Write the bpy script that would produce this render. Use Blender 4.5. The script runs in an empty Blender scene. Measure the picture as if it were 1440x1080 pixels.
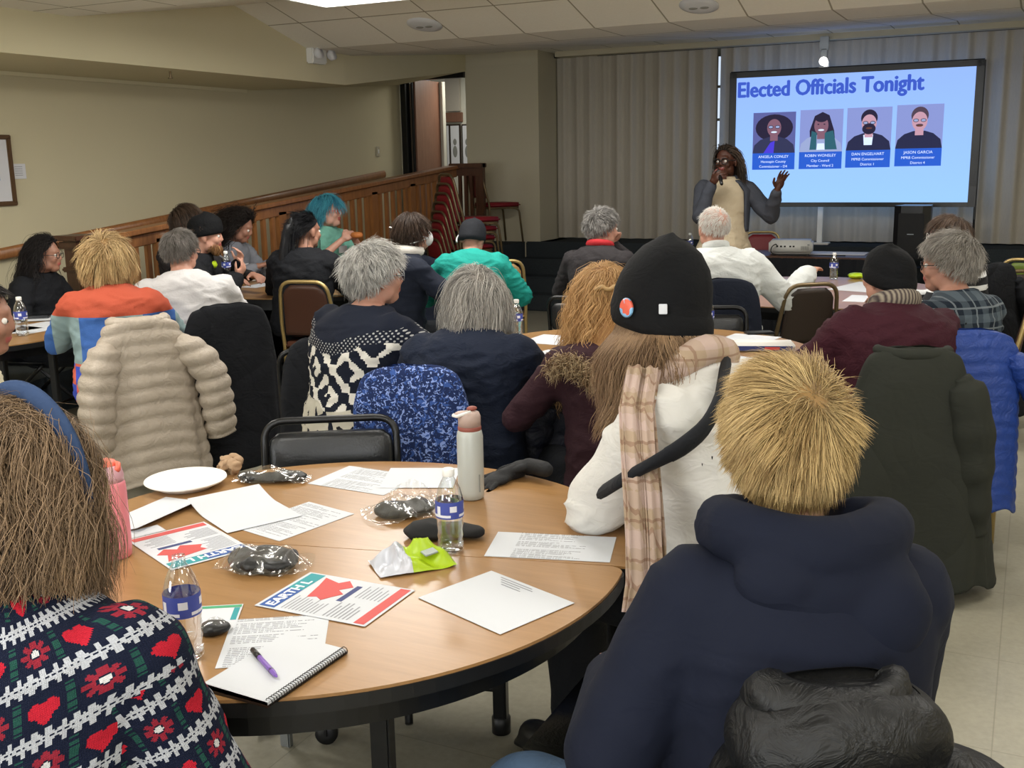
import bpy, bmesh, math, random
import numpy as np
from mathutils import Vector, Matrix, Euler
random.seed(7)
SC = bpy.context.scene
COL = SC.collection
PI = math.pi
# ------------------------------------------------------------------ camera
FPX, EYE = 1500.0, 1.66
YAW, PITCH, ROLL = math.radians(26.0), math.radians(-11.8), math.radians(1.1)
CF = np.array([-math.sin(YAW)*math.cos(PITCH), math.cos(YAW)*math.cos(PITCH), math.sin(PITCH)])
_r = np.array([math.cos(YAW), math.sin(YAW), 0.0]); _u = np.cross(_r, CF)
CR = _r*math.cos(ROLL)-_u*math.sin(ROLL); CU = _u*math.cos(ROLL)+_r*math.sin(ROLL)
CAMP = np.array([0, 0, EYE])
cd = bpy.data.cameras.new('camera'); cam = bpy.data.objects.new('camera', cd); COL.objects.link(cam)
cd.sensor_width = 36; cd.lens = FPX/1440*36; cd.clip_start = .05; cd.clip_end = 60
m = Matrix.Identity(4)
for i in range(3):
    m[i][0] = CR[i]; m[i][1] = CU[i]; m[i][2] = -CF[i]; m[i][3] = CAMP[i]
cam.matrix_world = m
SC.camera = cam
def ray(x, y): return CF+CR*(x-720)/FPX-CU*(y-540)/FPX
def pz(x, y, z): v = ray(x, y); return CAMP+v*(z-EYE)/v[2]
def pX(x, y, X): v = ray(x, y); return CAMP+v*X/v[0]
def pY(x, y, Y): v = ray(x, y); return CAMP+v*Y/v[1]
def pd(x, y, d): return CAMP+ray(x, y)*d
# ------------------------------------------------------------------ world, exposure
w = bpy.data.worlds.new('World'); SC.world = w; w.use_nodes = True
w.node_tree.nodes['Background'].inputs[0].default_value = (.9, .93, 1, 1)
w.node_tree.nodes['Background'].inputs[1].default_value = .15
SC.view_settings.view_transform = 'Standard'; SC.view_settings.look = 'None'
SC.view_settings.exposure = 0.34; SC.view_settings.gamma = 1; SC.view_settings.use_curve_mapping = False
# ------------------------------------------------------------------ lamps (each hangs in its ceiling fixture)
CZ = 2.68
LIGHTS = [(-3.72, 5.86, 2.70, 44), (-2.2, 6.75, 2.80, 24), (-.1, 6.75, 2.80, 22), (2.4, 6.75, 2.80, 18),
          (-4.4, 3.3, CZ, 24), (-1.9, 3.3, CZ, 16), (.6, 3.3, CZ, 15), (3.2, 3.3, CZ, 16),
          (-4.4, .6, CZ, 16), (-1.7, .6, CZ, 15), (.9, .6, CZ, 14), (3.2, -.9, CZ, 12), (-1.7, -1.8, CZ, 18), (.9, -1.8, CZ, 16)]
for i, (x, y, z, p) in enumerate(LIGHTS):
    l = bpy.data.lights.new('ceiling_lamp', 'AREA'); l.shape = 'RECTANGLE'; l.size = 1.1; l.size_y = .5
    l.energy = p; l.color = (1.0, .965, .90); l.spread = PI
    o = bpy.data.objects.new('ceiling_lamp', l); COL.objects.link(o); o.location = (x, y, z-.035)
# fill lamps added at three invented back-wall windows, brightening ceiling and backs
for x in (-4.6, -1.2, 2.2):
    l = bpy.data.lights.new('window_daylight', 'AREA'); l.shape = 'RECTANGLE'; l.size = 1.9; l.size_y = 1.2; l.energy = 62; l.color = (.96, .98, 1.0)
    o = bpy.data.objects.new('window_daylight', l); COL.objects.link(o); o.location = (x, -3.50, 1.55); o.rotation_euler = (PI/2+.12, 0, 0)
# ------------------------------------------------------------------ colour and node helpers
def lin(h):
    if isinstance(h, str):
        h = h.lstrip('#'); c = [int(h[i:i+2], 16)/255 for i in (0, 2, 4)]
    else: c = [v/255 for v in h]
    return tuple(v/12.92 if v <= .04045 else ((v+.055)/1.055)**2.4 for v in c)+(1.0,)
MATS = {}
class N:
    """tiny arithmetic over shader sockets"""
    def __init__(s, nt, k): s.nt, s.k = nt, k
    def op(s, o, *a):
        n = s.nt.nodes.new('ShaderNodeMath'); n.operation = o
        for i, v in enumerate((s,)+a):
            if isinstance(v, N): s.nt.links.new(v.k, n.inputs[i])
            else: n.inputs[i].default_value = v
        return N(s.nt, n.outputs[0])
    def __add__(s, b): return s.op('ADD', b)
    __radd__ = __add__
    def __sub__(s, b): return s.op('SUBTRACT', b)
    def __rsub__(s, b): return (s*-1.0)+b
    def __mul__(s, b): return s.op('MULTIPLY', b)
    __rmul__ = __mul__
    def __truediv__(s, b): return s.op('DIVIDE', b)
    def abs(s): return s.op('ABSOLUTE')
    def mod(s, b): return s.op('FLOORED_MODULO', b)
    def floor(s): return s.op('FLOOR')
    def lt(s, b): return s.op('LESS_THAN', b)
    def gt(s, b): return s.op('GREATER_THAN', b)
    def min(s, b): return s.op('MINIMUM', b)
    def max(s, b): return s.op('MAXIMUM', b)
    def sin(s): return s.op('SINE')
    def sqrt(s): return s.op('SQRT')
    def pw(s, b): return s.op('POWER', b)
    def clamp(s): return s.min(1.0).max(0.0)
class M:
    def __init__(s, name, col=(.5, .5, .5, 1), rough=.6, metal=0, spec=.5, **kw):
        s.m = bpy.data.materials.new(name); s.m.use_nodes = True; s.nt = s.m.node_tree
        s.b = s.nt.nodes['Principled BSDF']; s.out = s.nt.nodes['Material Output']
        s.set('Base Color', col if not isinstance(col, str) else lin(col)); s.set('Roughness', rough); s.set('Metallic', metal)
        s.set('Specular IOR Level', spec)
        for k, v in kw.items(): s.set(k.replace('_', ' '), v)
        MATS[name] = s.m
    def set(s, k, v):
        if isinstance(v, N): s.nt.links.new(v.k, s.b.inputs[k])
        elif isinstance(v, bpy.types.NodeSocket): s.nt.links.new(v, s.b.inputs[k])
        else: s.b.inputs[k].default_value = v
    def new(s, t): return s.nt.nodes.new(t)
    def coord(s, kind='Object'):
        n = s.new('ShaderNodeTexCoord'); return n.outputs[kind]
    def xyz(s, kind='Object'):
        n = s.new('ShaderNodeSeparateXYZ'); s.nt.links.new(s.coord(kind), n.inputs[0]); return [N(s.nt, o) for o in n.outputs]
    def noise(s, scale, detail=3, rough=.5, vec=None, stretch=None, dist=0):
        n = s.new('ShaderNodeTexNoise'); n.inputs['Scale'].default_value = scale; n.inputs['Detail'].default_value = detail
        n.inputs['Roughness'].default_value = rough; n.inputs['Distortion'].default_value = dist
        v = vec or s.coord()
        if stretch:
            mp = s.new('ShaderNodeMapping'); mp.inputs['Scale'].default_value = stretch; s.nt.links.new(v, mp.inputs[0]); v = mp.outputs[0]
        s.nt.links.new(v, n.inputs['Vector']); return N(s.nt, n.outputs['Fac'])
    def vor(s, scale, feat='F1', out='Distance', stretch=None):
        n = s.new('ShaderNodeTexVoronoi'); n.feature = feat; n.inputs['Scale'].default_value = scale
        v = s.coord()
        if stretch:
            mp = s.new('ShaderNodeMapping'); mp.inputs['Scale'].default_value = stretch; s.nt.links.new(v, mp.inputs[0]); v = mp.outputs[0]
        s.nt.links.new(v, n.inputs['Vector'])
        return N(s.nt, n.outputs[out]) if out != 'Color' else n.outputs['Color']
    def mix(s, f, a, b):
        n = s.new('ShaderNodeMix'); n.data_type = 'RGBA'
        for sock, v in ((n.inputs[0], f), (n.inputs[6], a), (n.inputs[7], b)):
            if isinstance(v, N): s.nt.links.new(v.k, sock)
            elif isinstance(v, bpy.types.NodeSocket): s.nt.links.new(v, sock)
            elif isinstance(v, str): sock.default_value = lin(v)
            else: sock.default_value = v
        return n.outputs[2]
    def attr(s, name):
        n = s.new('ShaderNodeAttribute'); n.attribute_name = name; return n
    def bump(s, h, strength=.3, dist=.01):
        n = s.new('ShaderNodeBump'); n.inputs['Strength'].default_value = strength; n.inputs['Distance'].default_value = dist
        s.nt.links.new(h.k, n.inputs['Height']); s.nt.links.new(n.outputs[0], s.b.inputs['Normal']); return s
def mul(c, f): return tuple(min(1, v*f) for v in c[:3])+(1,)
def cloth(name, col, rough=.85, var=.12, bs=60, bstr=.25, fold=9, fstr=.35):
    c = lin(col); M_ = M(name, c, rough, spec=.25)
    n = M_.noise(fold*1.3, 3)
    M_.set('Base Color', M_.mix(n, mul(c, 1-var), mul(c, 1+var)))
    n1 = M_.noise(fold, 3, .5, dist=.8); n2 = M_.noise(fold*2.1, 2, .5, dist=1.2, stretch=(1, 1, 1.8))
    h = ((n1-.5).abs()*-1.6+n1*.8)*fstr+((n2-.5).abs()*-.8)*fstr+M_.noise(bs*4, 2)*.02*bstr
    M_.bump(h, .38, .035); return M_.m
def plain(name, col, rough=.5, metal=0, bump=0, bs=40, **kw):
    M_ = M(name, lin(col), rough, metal, **kw)
    if bump: M_.bump(M_.noise(bs, 3), bump, .004)
    return M_.m
def film(name, tint=(1, 1, 1, 1), trans=.86, rough=.06):
    """thin clear plastic: mostly lets light through, with gloss"""
    M_ = M(name, tint, rough); nt = M_.nt
    t = M_.new('ShaderNodeBsdfTransparent'); t.inputs[0].default_value = tint
    g = M_.new('ShaderNodeBsdfGlossy'); g.inputs['Roughness'].default_value = rough; g.inputs[0].default_value = (1, 1, 1, 1)
    lw = M_.new('ShaderNodeLayerWeight'); lw.inputs[0].default_value = .35
    f = N(nt, lw.outputs['Facing'])*(1-trans)*2.6+(1-trans)*.55
    mx = M_.new('ShaderNodeMixShader'); nt.links.new(f.clamp().k, mx.inputs[0]); nt.links.new(t.outputs[0], mx.inputs[1]); nt.links.new(g.outputs[0], mx.inputs[2])
    nt.links.new(mx.outputs[0], M_.out.inputs[0]); return M_.m
# ------------------------------------------------------------------ materials
def build_mats():
    def wall(name, c):
        k = M(name, lin(c), .9, spec=.2); k.bump(k.noise(90, 3), .12, .003); n = k.noise(1.2, 3)
        k.set('Base Color', k.mix(n, mul(lin(c), .96), mul(lin(c), 1.04)))
    wall('wall_paint', '#cdc4a5'); wall('soffit_paint', '#d8d0b0'); wall('column_paint', '#bdb6a0'); wall('white_paint', '#d2d0c2')
    k = M('ceiling_tile', lin('#cdc8b6'), .95, spec=.1)
    x, y, z = k.xyz()
    gx = ((x+.19).mod(.6096)-.3048).abs().gt(.2985); gy = (y-.37).mod(1.2192).lt(.014)
    g = gx.max(gy); pit = k.noise(55, 4, .7)
    base = k.mix(pit, '#e6e3d7', '#f3f0e6'); k.set('Base Color', k.mix(g, base, '#a19c8a')); k.bump((1-g)*.6+pit*.2, .5, .006)
    k = M('floor_tile', lin('#aaa693'), .38, spec=.4)
    x, y, z = k.xyz(); c = k.noise(2.4, 6, .65); c2 = k.noise(45, 3, .6)
    gx = (x.mod(.6096)).lt(.004); gy = (y.mod(.6096)).lt(.004); g = gx.max(gy)
    b = k.mix((c*.6+c2*.4-.5)*1.8+.5, '#7e7a6b', '#a29d8b'); k.set('Base Color', k.mix(g*.5, b, '#6b6657'))
    k.set('Roughness', c*.25+.28); k.bump(1-g, .2, .002)
    k = M('stage_carpet', lin('#23272a'), .95, spec=.1); n = k.noise(160, 3)
    k.set('Base Color', k.mix(n, '#24282b', '#41474b')); k.bump(n, .4, .004)
    k = M('curtain_fabric', lin('#8f887b'), .9, spec=.15); n = k.noise(260, 2, stretch=(1, 1, .08)); n2 = k.noise(3, 2, stretch=(1, 1, .1))
    k.set('Base Color', k.mix(n*.6+n2*.4, '#a39c8f', '#bfb8ab')); k.bump(n, .2, .002)
    def wood(name, a, b, rough=.35, sc=6, st=(1, 1, .12), rotated=False):
        k = M(name, lin(a), rough, spec=.5); n = k.noise(sc*4, 6, .65, stretch=st, dist=.5); n3 = k.noise(sc*14, 4, .6, stretch=st)
        k.set('Base Color', k.mix(((n*.6+n3*.4)-.5)*1.9+.5, a, b)); k.bump(n3, .08, .001); return k
    wood('rail_wood', '#6d4426', '#ac7546', .35); wood('dark_wood', '#3a2418', '#5d3a26', .4); wood('door_wood', '#6a4635', '#85604c', .45)
    wood('table_oak', '#8f6a3f', '#a88054', .3, 7, (.12, 1.4, 1)); wood('post_wood', '#774b29', '#ab723d', .4)
    plain('black_rubber', '#0d0e10', .45, bump=.1); plain('black_metal', '#0c0d0f', .35, .2); plain('black_vinyl', '#15171a', .32, bump=.25, bs=120)
    plain('gold_metal', '#b8a06c', .35, .75); plain('bronze_metal', '#6f5f45', .4, .6); plain('brown_vinyl', '#4a2c20', .45, bump=.2, bs=150)
    plain('red_vinyl', '#7e1822', .5, bump=.2, bs=150); plain('green_vinyl', '#5a6b22', .5, bump=.2, bs=150); plain('dark_brown_vinyl', '#2e221b', .5, bump=.2, bs=150)
    plain('tan_vinyl', '#9a7c50', .5, bump=.2)
    plain('white_plastic', '#e4e4e0', .4); plain('paper_white', '#cdd0d5', .8); plain('plate_white', '#eeece6', .65); plain('grey_metal', '#8f9396', .35, .8)
    plain('bottle_pink', '#e1848f', .45, bump=.1, bs=300); plain('lid_coral', '#e8705a', .45); plain('lid_mauve', '#c79aa5', .4); plain('bottle_steel', '#b9bdb8', .4, .15, bump=.1, bs=300)
    plain('lid_taupe', '#b39c92', .45); plain('lid_rust', '#8d4c40', .5); plain('cap_blue', '#2d50b8', .4); plain('label_blue', '#3c4a9c', .5); plain('label_white', '#dcdde6', .5)
    plain('snack_green', '#a9c81c', .35, bump=.3, bs=30); plain('snack_white', '#c6c9d2', .3, .1, bump=.3, bs=30); plain('snack_grey', '#9aa3a0', .3)
    plain('pack_black', '#0f1011', .45, bump=.5, bs=60); plain('glove_black', '#0d0e11', .75, bump=.3, bs=200); plain('cap_black', '#0c0c0e', .8)
    plain('napkin_brown', '#a78a6c', .9, bump=.4, bs=50); plain('sage', '#87a58a', .6); plain('food_brown', '#b06a32', .7, bump=.5, bs=90); plain('food_red', '#a8401f', .7, bump=.4)
    plain('projector_white', '#d8d8d4', .45); plain('dark_hole', '#050505', .8); plain('speaker_grille', '#0b0c0e', .6, bump=.6, bs=400)
    plain('frame_dark', '#2a1c12', .4); plain('mat_white', '#d9dade', .8); plain('print_grey', '#84857f', .8); plain('frame_oak', '#5b4226', .4)
    plain('teal_ink', '#1f8f96', .6); plain('blue_ink', '#1f4f98', .6); plain('red_ink', '#c64945', .6); plain('navy_ink', '#27346c', .6); plain('white_ink', '#f2f4f6', .6); plain('grey_ink', '#93959b', .7); plain('green_ink', '#3f9a6c', .6)
    plain('pen_purple', '#7a55b0', .3); plain('foil_dark', '#4a3f3c', .25, .6, bump=.6, bs=60)
    film('clear_plastic', (.96, .98, 1, 1), .80, .05); film('clear_film', (.97, .97, .96, 1), .88, .16)
    k = M('water', (.97, .99, 1, 1), .02); k.set('Transmission Weight', 1.0); k.set('IOR', 1.12)
    # printed lines, ragged like typed text
    def lines(name, base='#cdd0d5', ink='#77797f', pitch=.0075, mg=.02):
        k = M(name, lin(base), .8); x, y, z = k.xyz(); row = (y/pitch).floor()
        ln = (y/pitch-row).lt(.45)
        wn = k.new('ShaderNodeTexWhiteNoise'); wn.noise_dimensions = '1D'; k.nt.links.new(row.k, wn.inputs['W']); r = N(k.nt, wn.outputs['Value'])
        cut = x.lt(.085-(r*r)*.11)*x.gt(-.088)*y.abs().lt(.118)*r.gt(.12)
        word = k.noise(330, 1, stretch=(1, .1, 1)).gt(.42)
        k.set('Base Color', k.mix(ln*cut*word*.8, base, ink))
    lines('printed_sheet'); 
    # skins
    for nm, c, c2 in (('skin_fair', '#bf9480', '#ad7a68'), ('skin_pale', '#c9a392', '#b98675'), ('skin_tan', '#a27a66', '#8d604e'), ('skin_dark', '#4a2a1e', '#33190f'), ('skin_brown', '#8a5b45', '#744133')):
        k = M(nm, lin(c), .5, spec=.35); n = k.noise(22, 4); k.set('Base Color', k.mix(n, c, c2)); k.set('Subsurface Weight', .08); k.set('Subsurface Radius', (.01, .004, .002)); k.bump(k.noise(180, 3), .12, .001)
    plain('lip_pink', '#a2554e', .45); plain('lip_dark', '#6d3230', .45); plain('eye_white', '#d8d4cc', .25); plain('eye_dark', '#140c08', .2)
    plain('glass_frame', '#17130f', .3); plain('button_art', '#6f97c6', .3); plain('mask_white', '#d4d6d6', .8)
    # hair: colour from the strand attribute
    k = M('hair', rough=.5, spec=.3); a = k.attr('tint'); k.set('Base Color', a.outputs['Color']); k.set('Anisotropic', .4)
    # clothes
    cloth('navy_fleece', '#0a1021', fold=4, fstr=.3); cloth('jeans', '#3c5068', bs=150); cloth('dark_trousers', '#16181d'); cloth('white_sweat', '#cfcdc8', fold=8, fstr=.5)
    cloth('black_knit', '#07080b', bs=200, bstr=2); cloth('maroon_knit', '#37131e', bs=150, fstr=.5); cloth('maroon_dark', '#2c151c'); cloth('navy_shirt', '#121a2b', fstr=.5); cloth('white_shirt', '#c9ccca', fold=8, fstr=.5)
    cloth('white_tee', '#c4c2c2'); cloth('teal_knit', '#1e8f84', bs=150); cloth('mint_shirt', '#6fa898'); cloth('grey_sweater', '#777a82'); cloth('black_jacket', '#101217'); cloth('dark_cardigan', '#2a2729')
    k = M('badge_face', lin('#7fb2dd'), .3); n_ = k.noise(45, 1); k.set('Base Color', k.mix(n_.gt(.52), '#86b9e2', '#d8604c'))
    cloth('cream_fleece', '#c9c2a8', bs=120, bstr=3); cloth('denim_grey', '#393c44', bs=150); cloth('beige_dress', '#a99c84', bs=100); cloth('hivis', '#b9d42a'); cloth('red_scarf', '#a3262c')
    cloth('olive_coat', '#262822', fold=4, fstr=.3); cloth('black_coat', '#0f1116', fold=5, fstr=.6); cloth('navy_coat', '#141a28', fold=6); cloth('charcoal', '#1b1d22'); cloth('band_blue', '#2b3d5c', bs=200); cloth('scarf_white', '#d3cfc8')
    for nm, c in (('cream_puffer', '#a99d8e'), ('blue_puffer', '#1d3b84'), ('black_puffer', '#08090b'), ('navy_puffer', '#181c2c')):
        k = M(nm, lin(c), .5, spec=.4); n = k.noise(16, 5, .6, dist=1.2); k.bump(n, .45, .03); k.set('Base Color', k.mix(n, mul(lin(c), .9), mul(lin(c), 1.1)))
    # floral jacket
    k = M('floral_cloth', lin('#1c2d5c'), .8, spec=.2); v = k.noise(62, 2, .5, dist=1.5); v2 = k.noise(48, 3, .6, dist=1.0); n = k.noise(9, 2)
    a = k.mix(v2.gt(.56), '#1a2850', '#34508f'); k.set('Base Color', k.mix(v.gt(.585), a, '#8297cf')); k.bump(k.noise(9, 3), .5, .02)
    # nordic jumper
    k = M('nordic_knit', lin('#131826'), .9, spec=.2); x, y, z = k.xyz(); br = k.vor(26, 'F1', 'Color', (1.3, 1.3, 1)); s = k.new('ShaderNodeSeparateColor'); k.nt.links.new(br, s.inputs[0]); r = N(k.nt, s.outputs[0])
    xx = (x*170.0).floor()/170.0; zz_ = (z*170.0).floor()/170.0; band = (z+k.noise(5, 2)*.14-x.abs()*.25); pat = (((xx*95.0).sin()*(zz_*95.0).sin())+((xx+zz_)*62.0).sin()*.7+((xx-zz_)*62.0).sin()*.5).gt(.12); low = band.lt(.74); mid = band.gt(.74)*band.lt(.93); dots = ((x*330.0).sin()*(z*330.0).sin()).gt(.45)*band.gt(.93)*band.lt(.99)
    c = k.mix(mid*pat, '#121724', '#cdc9c0'); c = k.mix(dots*.7, c, '#b9b7b4'); k.set('Base Color', k.mix(low*(r.gt(.25)), c, '#b5b0a2')); k.bump(k.noise(240, 2), .4, .003)
    # colour block jumper
    k = M('colour_knit', lin('#c4502f'), .85, spec=.2); x, y, z = k.xyz()
    blk = (x*7.0).mod(2.0).lt(1.0); c = k.mix(blk, '#3d62a3', '#84999b'); c2 = k.mix(((x*11.0).floor()+(z*12.0).floor()).mod(2.0).lt(.5), '#3d4fb5', '#c9614e')
    c = k.mix(z.lt(.68), c, c2); k.set('Base Color', k.mix(z.gt(.90), c, '#ad4f39')); k.bump(k.noise(200, 2), .4, .003)
    # plaids
    def plaid(name, base, a, b, sc, ws=.35):
        k = M(name, lin(base), .85, spec=.2); x, y, z = k.xyz()
        u = (x*sc).mod(1.0).lt(ws); v = (z*sc).mod(1.0).lt(ws); u2 = (x*sc+.35).mod(1.0).lt(.08); v2 = (z*sc+.35).mod(1.0).lt(.08)
        c = k.mix((u+v)*.5, base, a); k.set('Base Color', k.mix((u2.max(v2))*.7, c, b)); k.bump(k.noise(12, 3), .5, .02)
    plaid('plaid_flannel', '#1c2530', '#56616a', '#7d858a', 11, .4); plaid('plaid_scarf', '#a8937c', '#b9a399', '#8a6c5a', 16, .45)
    k = M('stripe_scarf', lin('#75695e'), .9); x, y, z = k.xyz(); k.set('Base Color', k.mix((x*420.0).sin()*.5+.5, '#3a2f30', '#8e8474')); k.bump(k.noise(200, 2), .4, .003)
    k = M('stripe_top', lin('#101216'), .9); x, y, z = k.xyz(); k.set('Base Color', k.mix(((z*14.0).mod(1.0)).lt(.4), '#111318', '#cfd0cf'))
    # fair isle jumper: rows of hearts and flowers between laced white bands, in cloth coordinates
    k = M('fair_isle', lin('#12182b'), .92, spec=.15); n = k.new('ShaderNodeSeparateXYZ'); uvn = k.new('ShaderNodeUVMap'); uvn.uv_map = 'UVMap'; k.nt.links.new(uvn.outputs[0], n.inputs[0])
    st = .0021
    u0 = N(k.nt, n.outputs[0])*.93; v0 = N(k.nt, n.outputs[1])*.93; u = (u0/st).floor()*st; v = (v0/st).floor()*st
    P = .066; row = (v/P).floor(); vv = v-row*P-P*.5; W = .100; us = u+row.mod(2.0)*(W*.5)
    um = us.mod(W)-W*.25; uf = (us+W*.5).mod(W)-W*.25    # heart and flower centres
    zz = ((u.mod(.010)-.005).abs()*1.0); d = vv.abs()-(P*.5)    # band sits at the row border
    e = d*-1.0
    band = e.lt(.0030+zz*.7)*(e.gt(.0012)+(u.mod(.0063)).lt(.0032)).clamp(); tick = e.lt(.0115)*(u.mod(.0126)).lt(.0042)*(e.gt(.002))
    lace = band.max(tick*((u.mod(.0126)-.0021).abs().lt(.0022)))
    hx = um.abs(); hy = vv+.004
    heart = (((hx-.0070)*(hx-.0070)+(hy-.0050)*(hy-.0050)).sqrt().lt(.0084)).max((hx-(hy+.0150)*.82).lt(0)*hy.lt(.0035))
    fr = (uf*uf+vv*vv).sqrt(); pet = (uf.abs()-vv.abs()).abs()
    flower = fr.lt(.0160)*fr.gt(.005)*((pet.lt(.0045)).max((uf.abs().lt(.0035))).max(vv.abs().lt(.0035)))*fr.gt(.0062); core = fr.lt(.0045)
    lx = (us.mod(W*.5)-W*.0); leafc = ((us+W*.25+W*.0).mod(W*.5)-W*.25).abs()
    leaf = leafc.lt(.0036)*vv.abs().lt(.018)*((vv.abs().mod(.008)).lt(.0055))
    c = k.mix(leaf, '#12182b', '#1f4a40'); c = k.mix(flower, c, '#8e2432'); c = k.mix(heart, c, '#b81e2e'); c = k.mix(core, c, '#cfcfcf'); c = k.mix(lace, c, '#b4b7be')
    fz = k.noise(350, 2); k.set('Base Color', k.mix(fz*.35, c, '#10152a'))
    kn = ((u0/st).mod(1.0)-.5).abs()+((v0/st).mod(1.0)-.5).abs(); k.bump(kn+fz, .5, .002)
build_mats()
# ------------------------------------------------------------------ geometry
def nrm(v): v = np.asarray(v, float); l = np.linalg.norm(v); return v/l if l > 1e-9 else np.array([0, 0, 1.])
class Sh:
    """collects shapes; build() links them as one mesh object"""
    def __init__(s): s.HV = []; s.HF = []; s.HC = []; s.V = []; s.F = []; s.MI = []; s.mi = 0
    def add(s, V, F):
        b = len(s.V); s.V += [tuple(map(float, v)) for v in V]; s.F += [tuple(int(i)+b for i in f) for f in F]; s.MI += [s.mi]*len(F); return s
    def grid(s, P, closed_u=False, cap=False, closed_v=False):
        """P[v][u] points"""
        nv, nu = len(P), len(P[0]); V = [p for r in P for p in r]; F = []
        for j in range(nv if closed_v else nv-1):
            for i in range(nu if closed_u else nu-1):
                a = j*nu+i; b = j*nu+(i+1) % nu; c = ((j+1) % nv)*nu+(i+1) % nu; d = ((j+1) % nv)*nu+i; F.append((a, b, c, d))
        if cap:
            F.append(tuple(range(nu))[::-1]); F.append(tuple((nv-1)*nu+i for i in range(nu)))
        return s.add(V, F)
    def box(s, c, d, rot=None, bev=0):
        x, y, z = [v/2 for v in d]
        if bev:
            bv = min(bev, x*.99, y*.99, z*.99); V = []; ix = {}
            bm = bmesh.new(); bmesh.ops.create_cube(bm, size=1)
            for v in bm.verts: v.co = Vector((v.co.x*d[0], v.co.y*d[1], v.co.z*d[2]))
            bmesh.ops.bevel(bm, geom=bm.edges[:], offset=bv, segments=2, affect='EDGES')
            bm.verts.index_update(); V = [v.co[:] for v in bm.verts]; F = [tuple(v.index for v in f.verts) for f in bm.faces]; bm.free()
        else:
            V = [(i*x, j*y, k*z) for i in (-1, 1) for j in (-1, 1) for k in (-1, 1)]
            F = [(0, 1, 3, 2), (4, 6, 7, 5), (0, 4, 5, 1), (2, 3, 7, 6), (0, 2, 6, 4), (1, 5, 7, 3)]
        V = np.array(V)
        if rot is not None: V = V@np.array((rot if not isinstance(rot, (int, float)) else Euler((0, 0, rot)).to_matrix())).T
        return s.add(V+np.array(c), F)
    def ell(s, c, r, rot=None, n=14):
        P = []
        for j in range(1, n):
            t = PI*j/n; P.append([(math.sin(t)*math.cos(a)*r[0], math.sin(t)*math.sin(a)*r[1], math.cos(t)*r[2]) for a in np.linspace(0, 2*PI, n*2, endpoint=False)])
        V = [(0, 0, r[2])]+[p for q in P for p in q]+[(0, 0, -r[2])]; m_ = n*2; F = []
        for i in range(m_): F.append((0, 1+i, 1+(i+1) % m_)); F.append((len(V)-1, len(V)-1-m_+(i+1) % m_, len(V)-1-m_+i))
        for j in range(n-2):
            for i in range(m_): a = 1+j*m_; F.append((a+i, a+m_+i, a+m_+(i+1) % m_, a+(i+1) % m_))
        V = np.array(V)
        if rot is not None: V = V@np.array(rot).T
        return s.add(V+np.array(c), F)
    def cap(s, p, q, r1, r2, n=12):
        p = np.array(p, float); q = np.array(q, float); d = q-p; L = np.linalg.norm(d); d = d/max(L, 1e-6)
        a = nrm(np.cross(d, (0, 0, 1) if abs(d[2]) < .9 else (1, 0, 0))); b = np.cross(d, a); R = []
        for t in (.15, .5, 1.0): R.append((p-d*r1*math.cos(t*PI/2), r1*math.sin(t*PI/2)))
        for t in (1.0, .5, .15): R.append((q+d*r2*math.cos(t*PI/2), r2*math.sin(t*PI/2)))
        return s.grid([[c+(a*math.cos(u)+b*math.sin(u))*rr for u in np.linspace(0, 2*PI, n, endpoint=False)] for c, rr in R], True, True)
    def tube(s, pts, r, n=10, closed=False, flat=1.0, up=(0, 0, 1)):
        pts = [np.array(p, float) for p in pts]; m_ = len(pts); rows = []
        for i, p in enumerate(pts):
            if closed: t = nrm(pts[(i+1) % m_]-pts[i-1])
            else: t = nrm(pts[min(i+1, m_-1)]-pts[max(i-1, 0)])
            a = np.cross(t, up); a = nrm(a) if np.linalg.norm(a) > .05 else nrm(np.cross(t, (0.3, 1, 0))); 
            if i and np.dot(a, pa) < 0: a = -a
            pa = a; b = np.cross(t, a); rr = r[i] if isinstance(r, (list, tuple, np.ndarray)) else r
            rows.append([p+(a*math.cos(u)+b*math.sin(u)*flat)*rr for u in np.linspace(0, 2*PI, n, endpoint=False)])
        return s.grid(rows, True, not closed, closed)
    def lathe(s, prof, c=(0, 0, 0), n=28, cap=True):
        c = np.array(c, float)
        return s.grid([[c+(r*math.cos(u), r*math.sin(u), z) for u in np.linspace(0, 2*PI, n, endpoint=False)] for r, z in prof], True, cap)
    def prism(s, poly, z0, z1):
        n = len(poly); V = [(x, y, z0) for x, y in poly]+[(x, y, z1) for x, y in poly]
        return s.add(V, [tuple(range(n))[::-1], tuple(range(n, 2*n))]+[(i, (i+1) % n, n+(i+1) % n, n+i) for i in range(n)])
    def build(s, name, mat=None, parent=None, smooth=False, ang=None, remesh=None, relax=0, post=None, loc=None):
        me = bpy.data.meshes.new(name); me.from_pydata(s.V, [], s.F)
        if s.mi or (s.MI and max(s.MI)): me.polygons.foreach_set('material_index', s.MI)
        me.update(); o = bpy.data.objects.new(name, me); COL.objects.link(o)
        if remesh:
            r = o.modifiers.new('r', 'REMESH'); r.mode = 'VOXEL'; r.voxel_size = remesh; r.use_smooth_shade = True
            if relax: q = o.modifiers.new('s', 'SMOOTH'); q.factor = .5; q.iterations = relax
            dg = bpy.context.evaluated_depsgraph_get(); dg.update(); me2 = bpy.data.meshes.new_from_object(o.evaluated_get(dg)); o.modifiers.clear(); o.data = me2; bpy.data.meshes.remove(me); me = me2; me.name = name; smooth = True
        if post:
            n = len(me.vertices); co = np.empty(n*3); me.vertices.foreach_get('co', co); nn = np.empty(n*3); me.vertices.foreach_get('normal', nn)
            co = post(co.reshape(-1, 3), nn.reshape(-1, 3)); me.vertices.foreach_set('co', co.ravel()); me.update()
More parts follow.
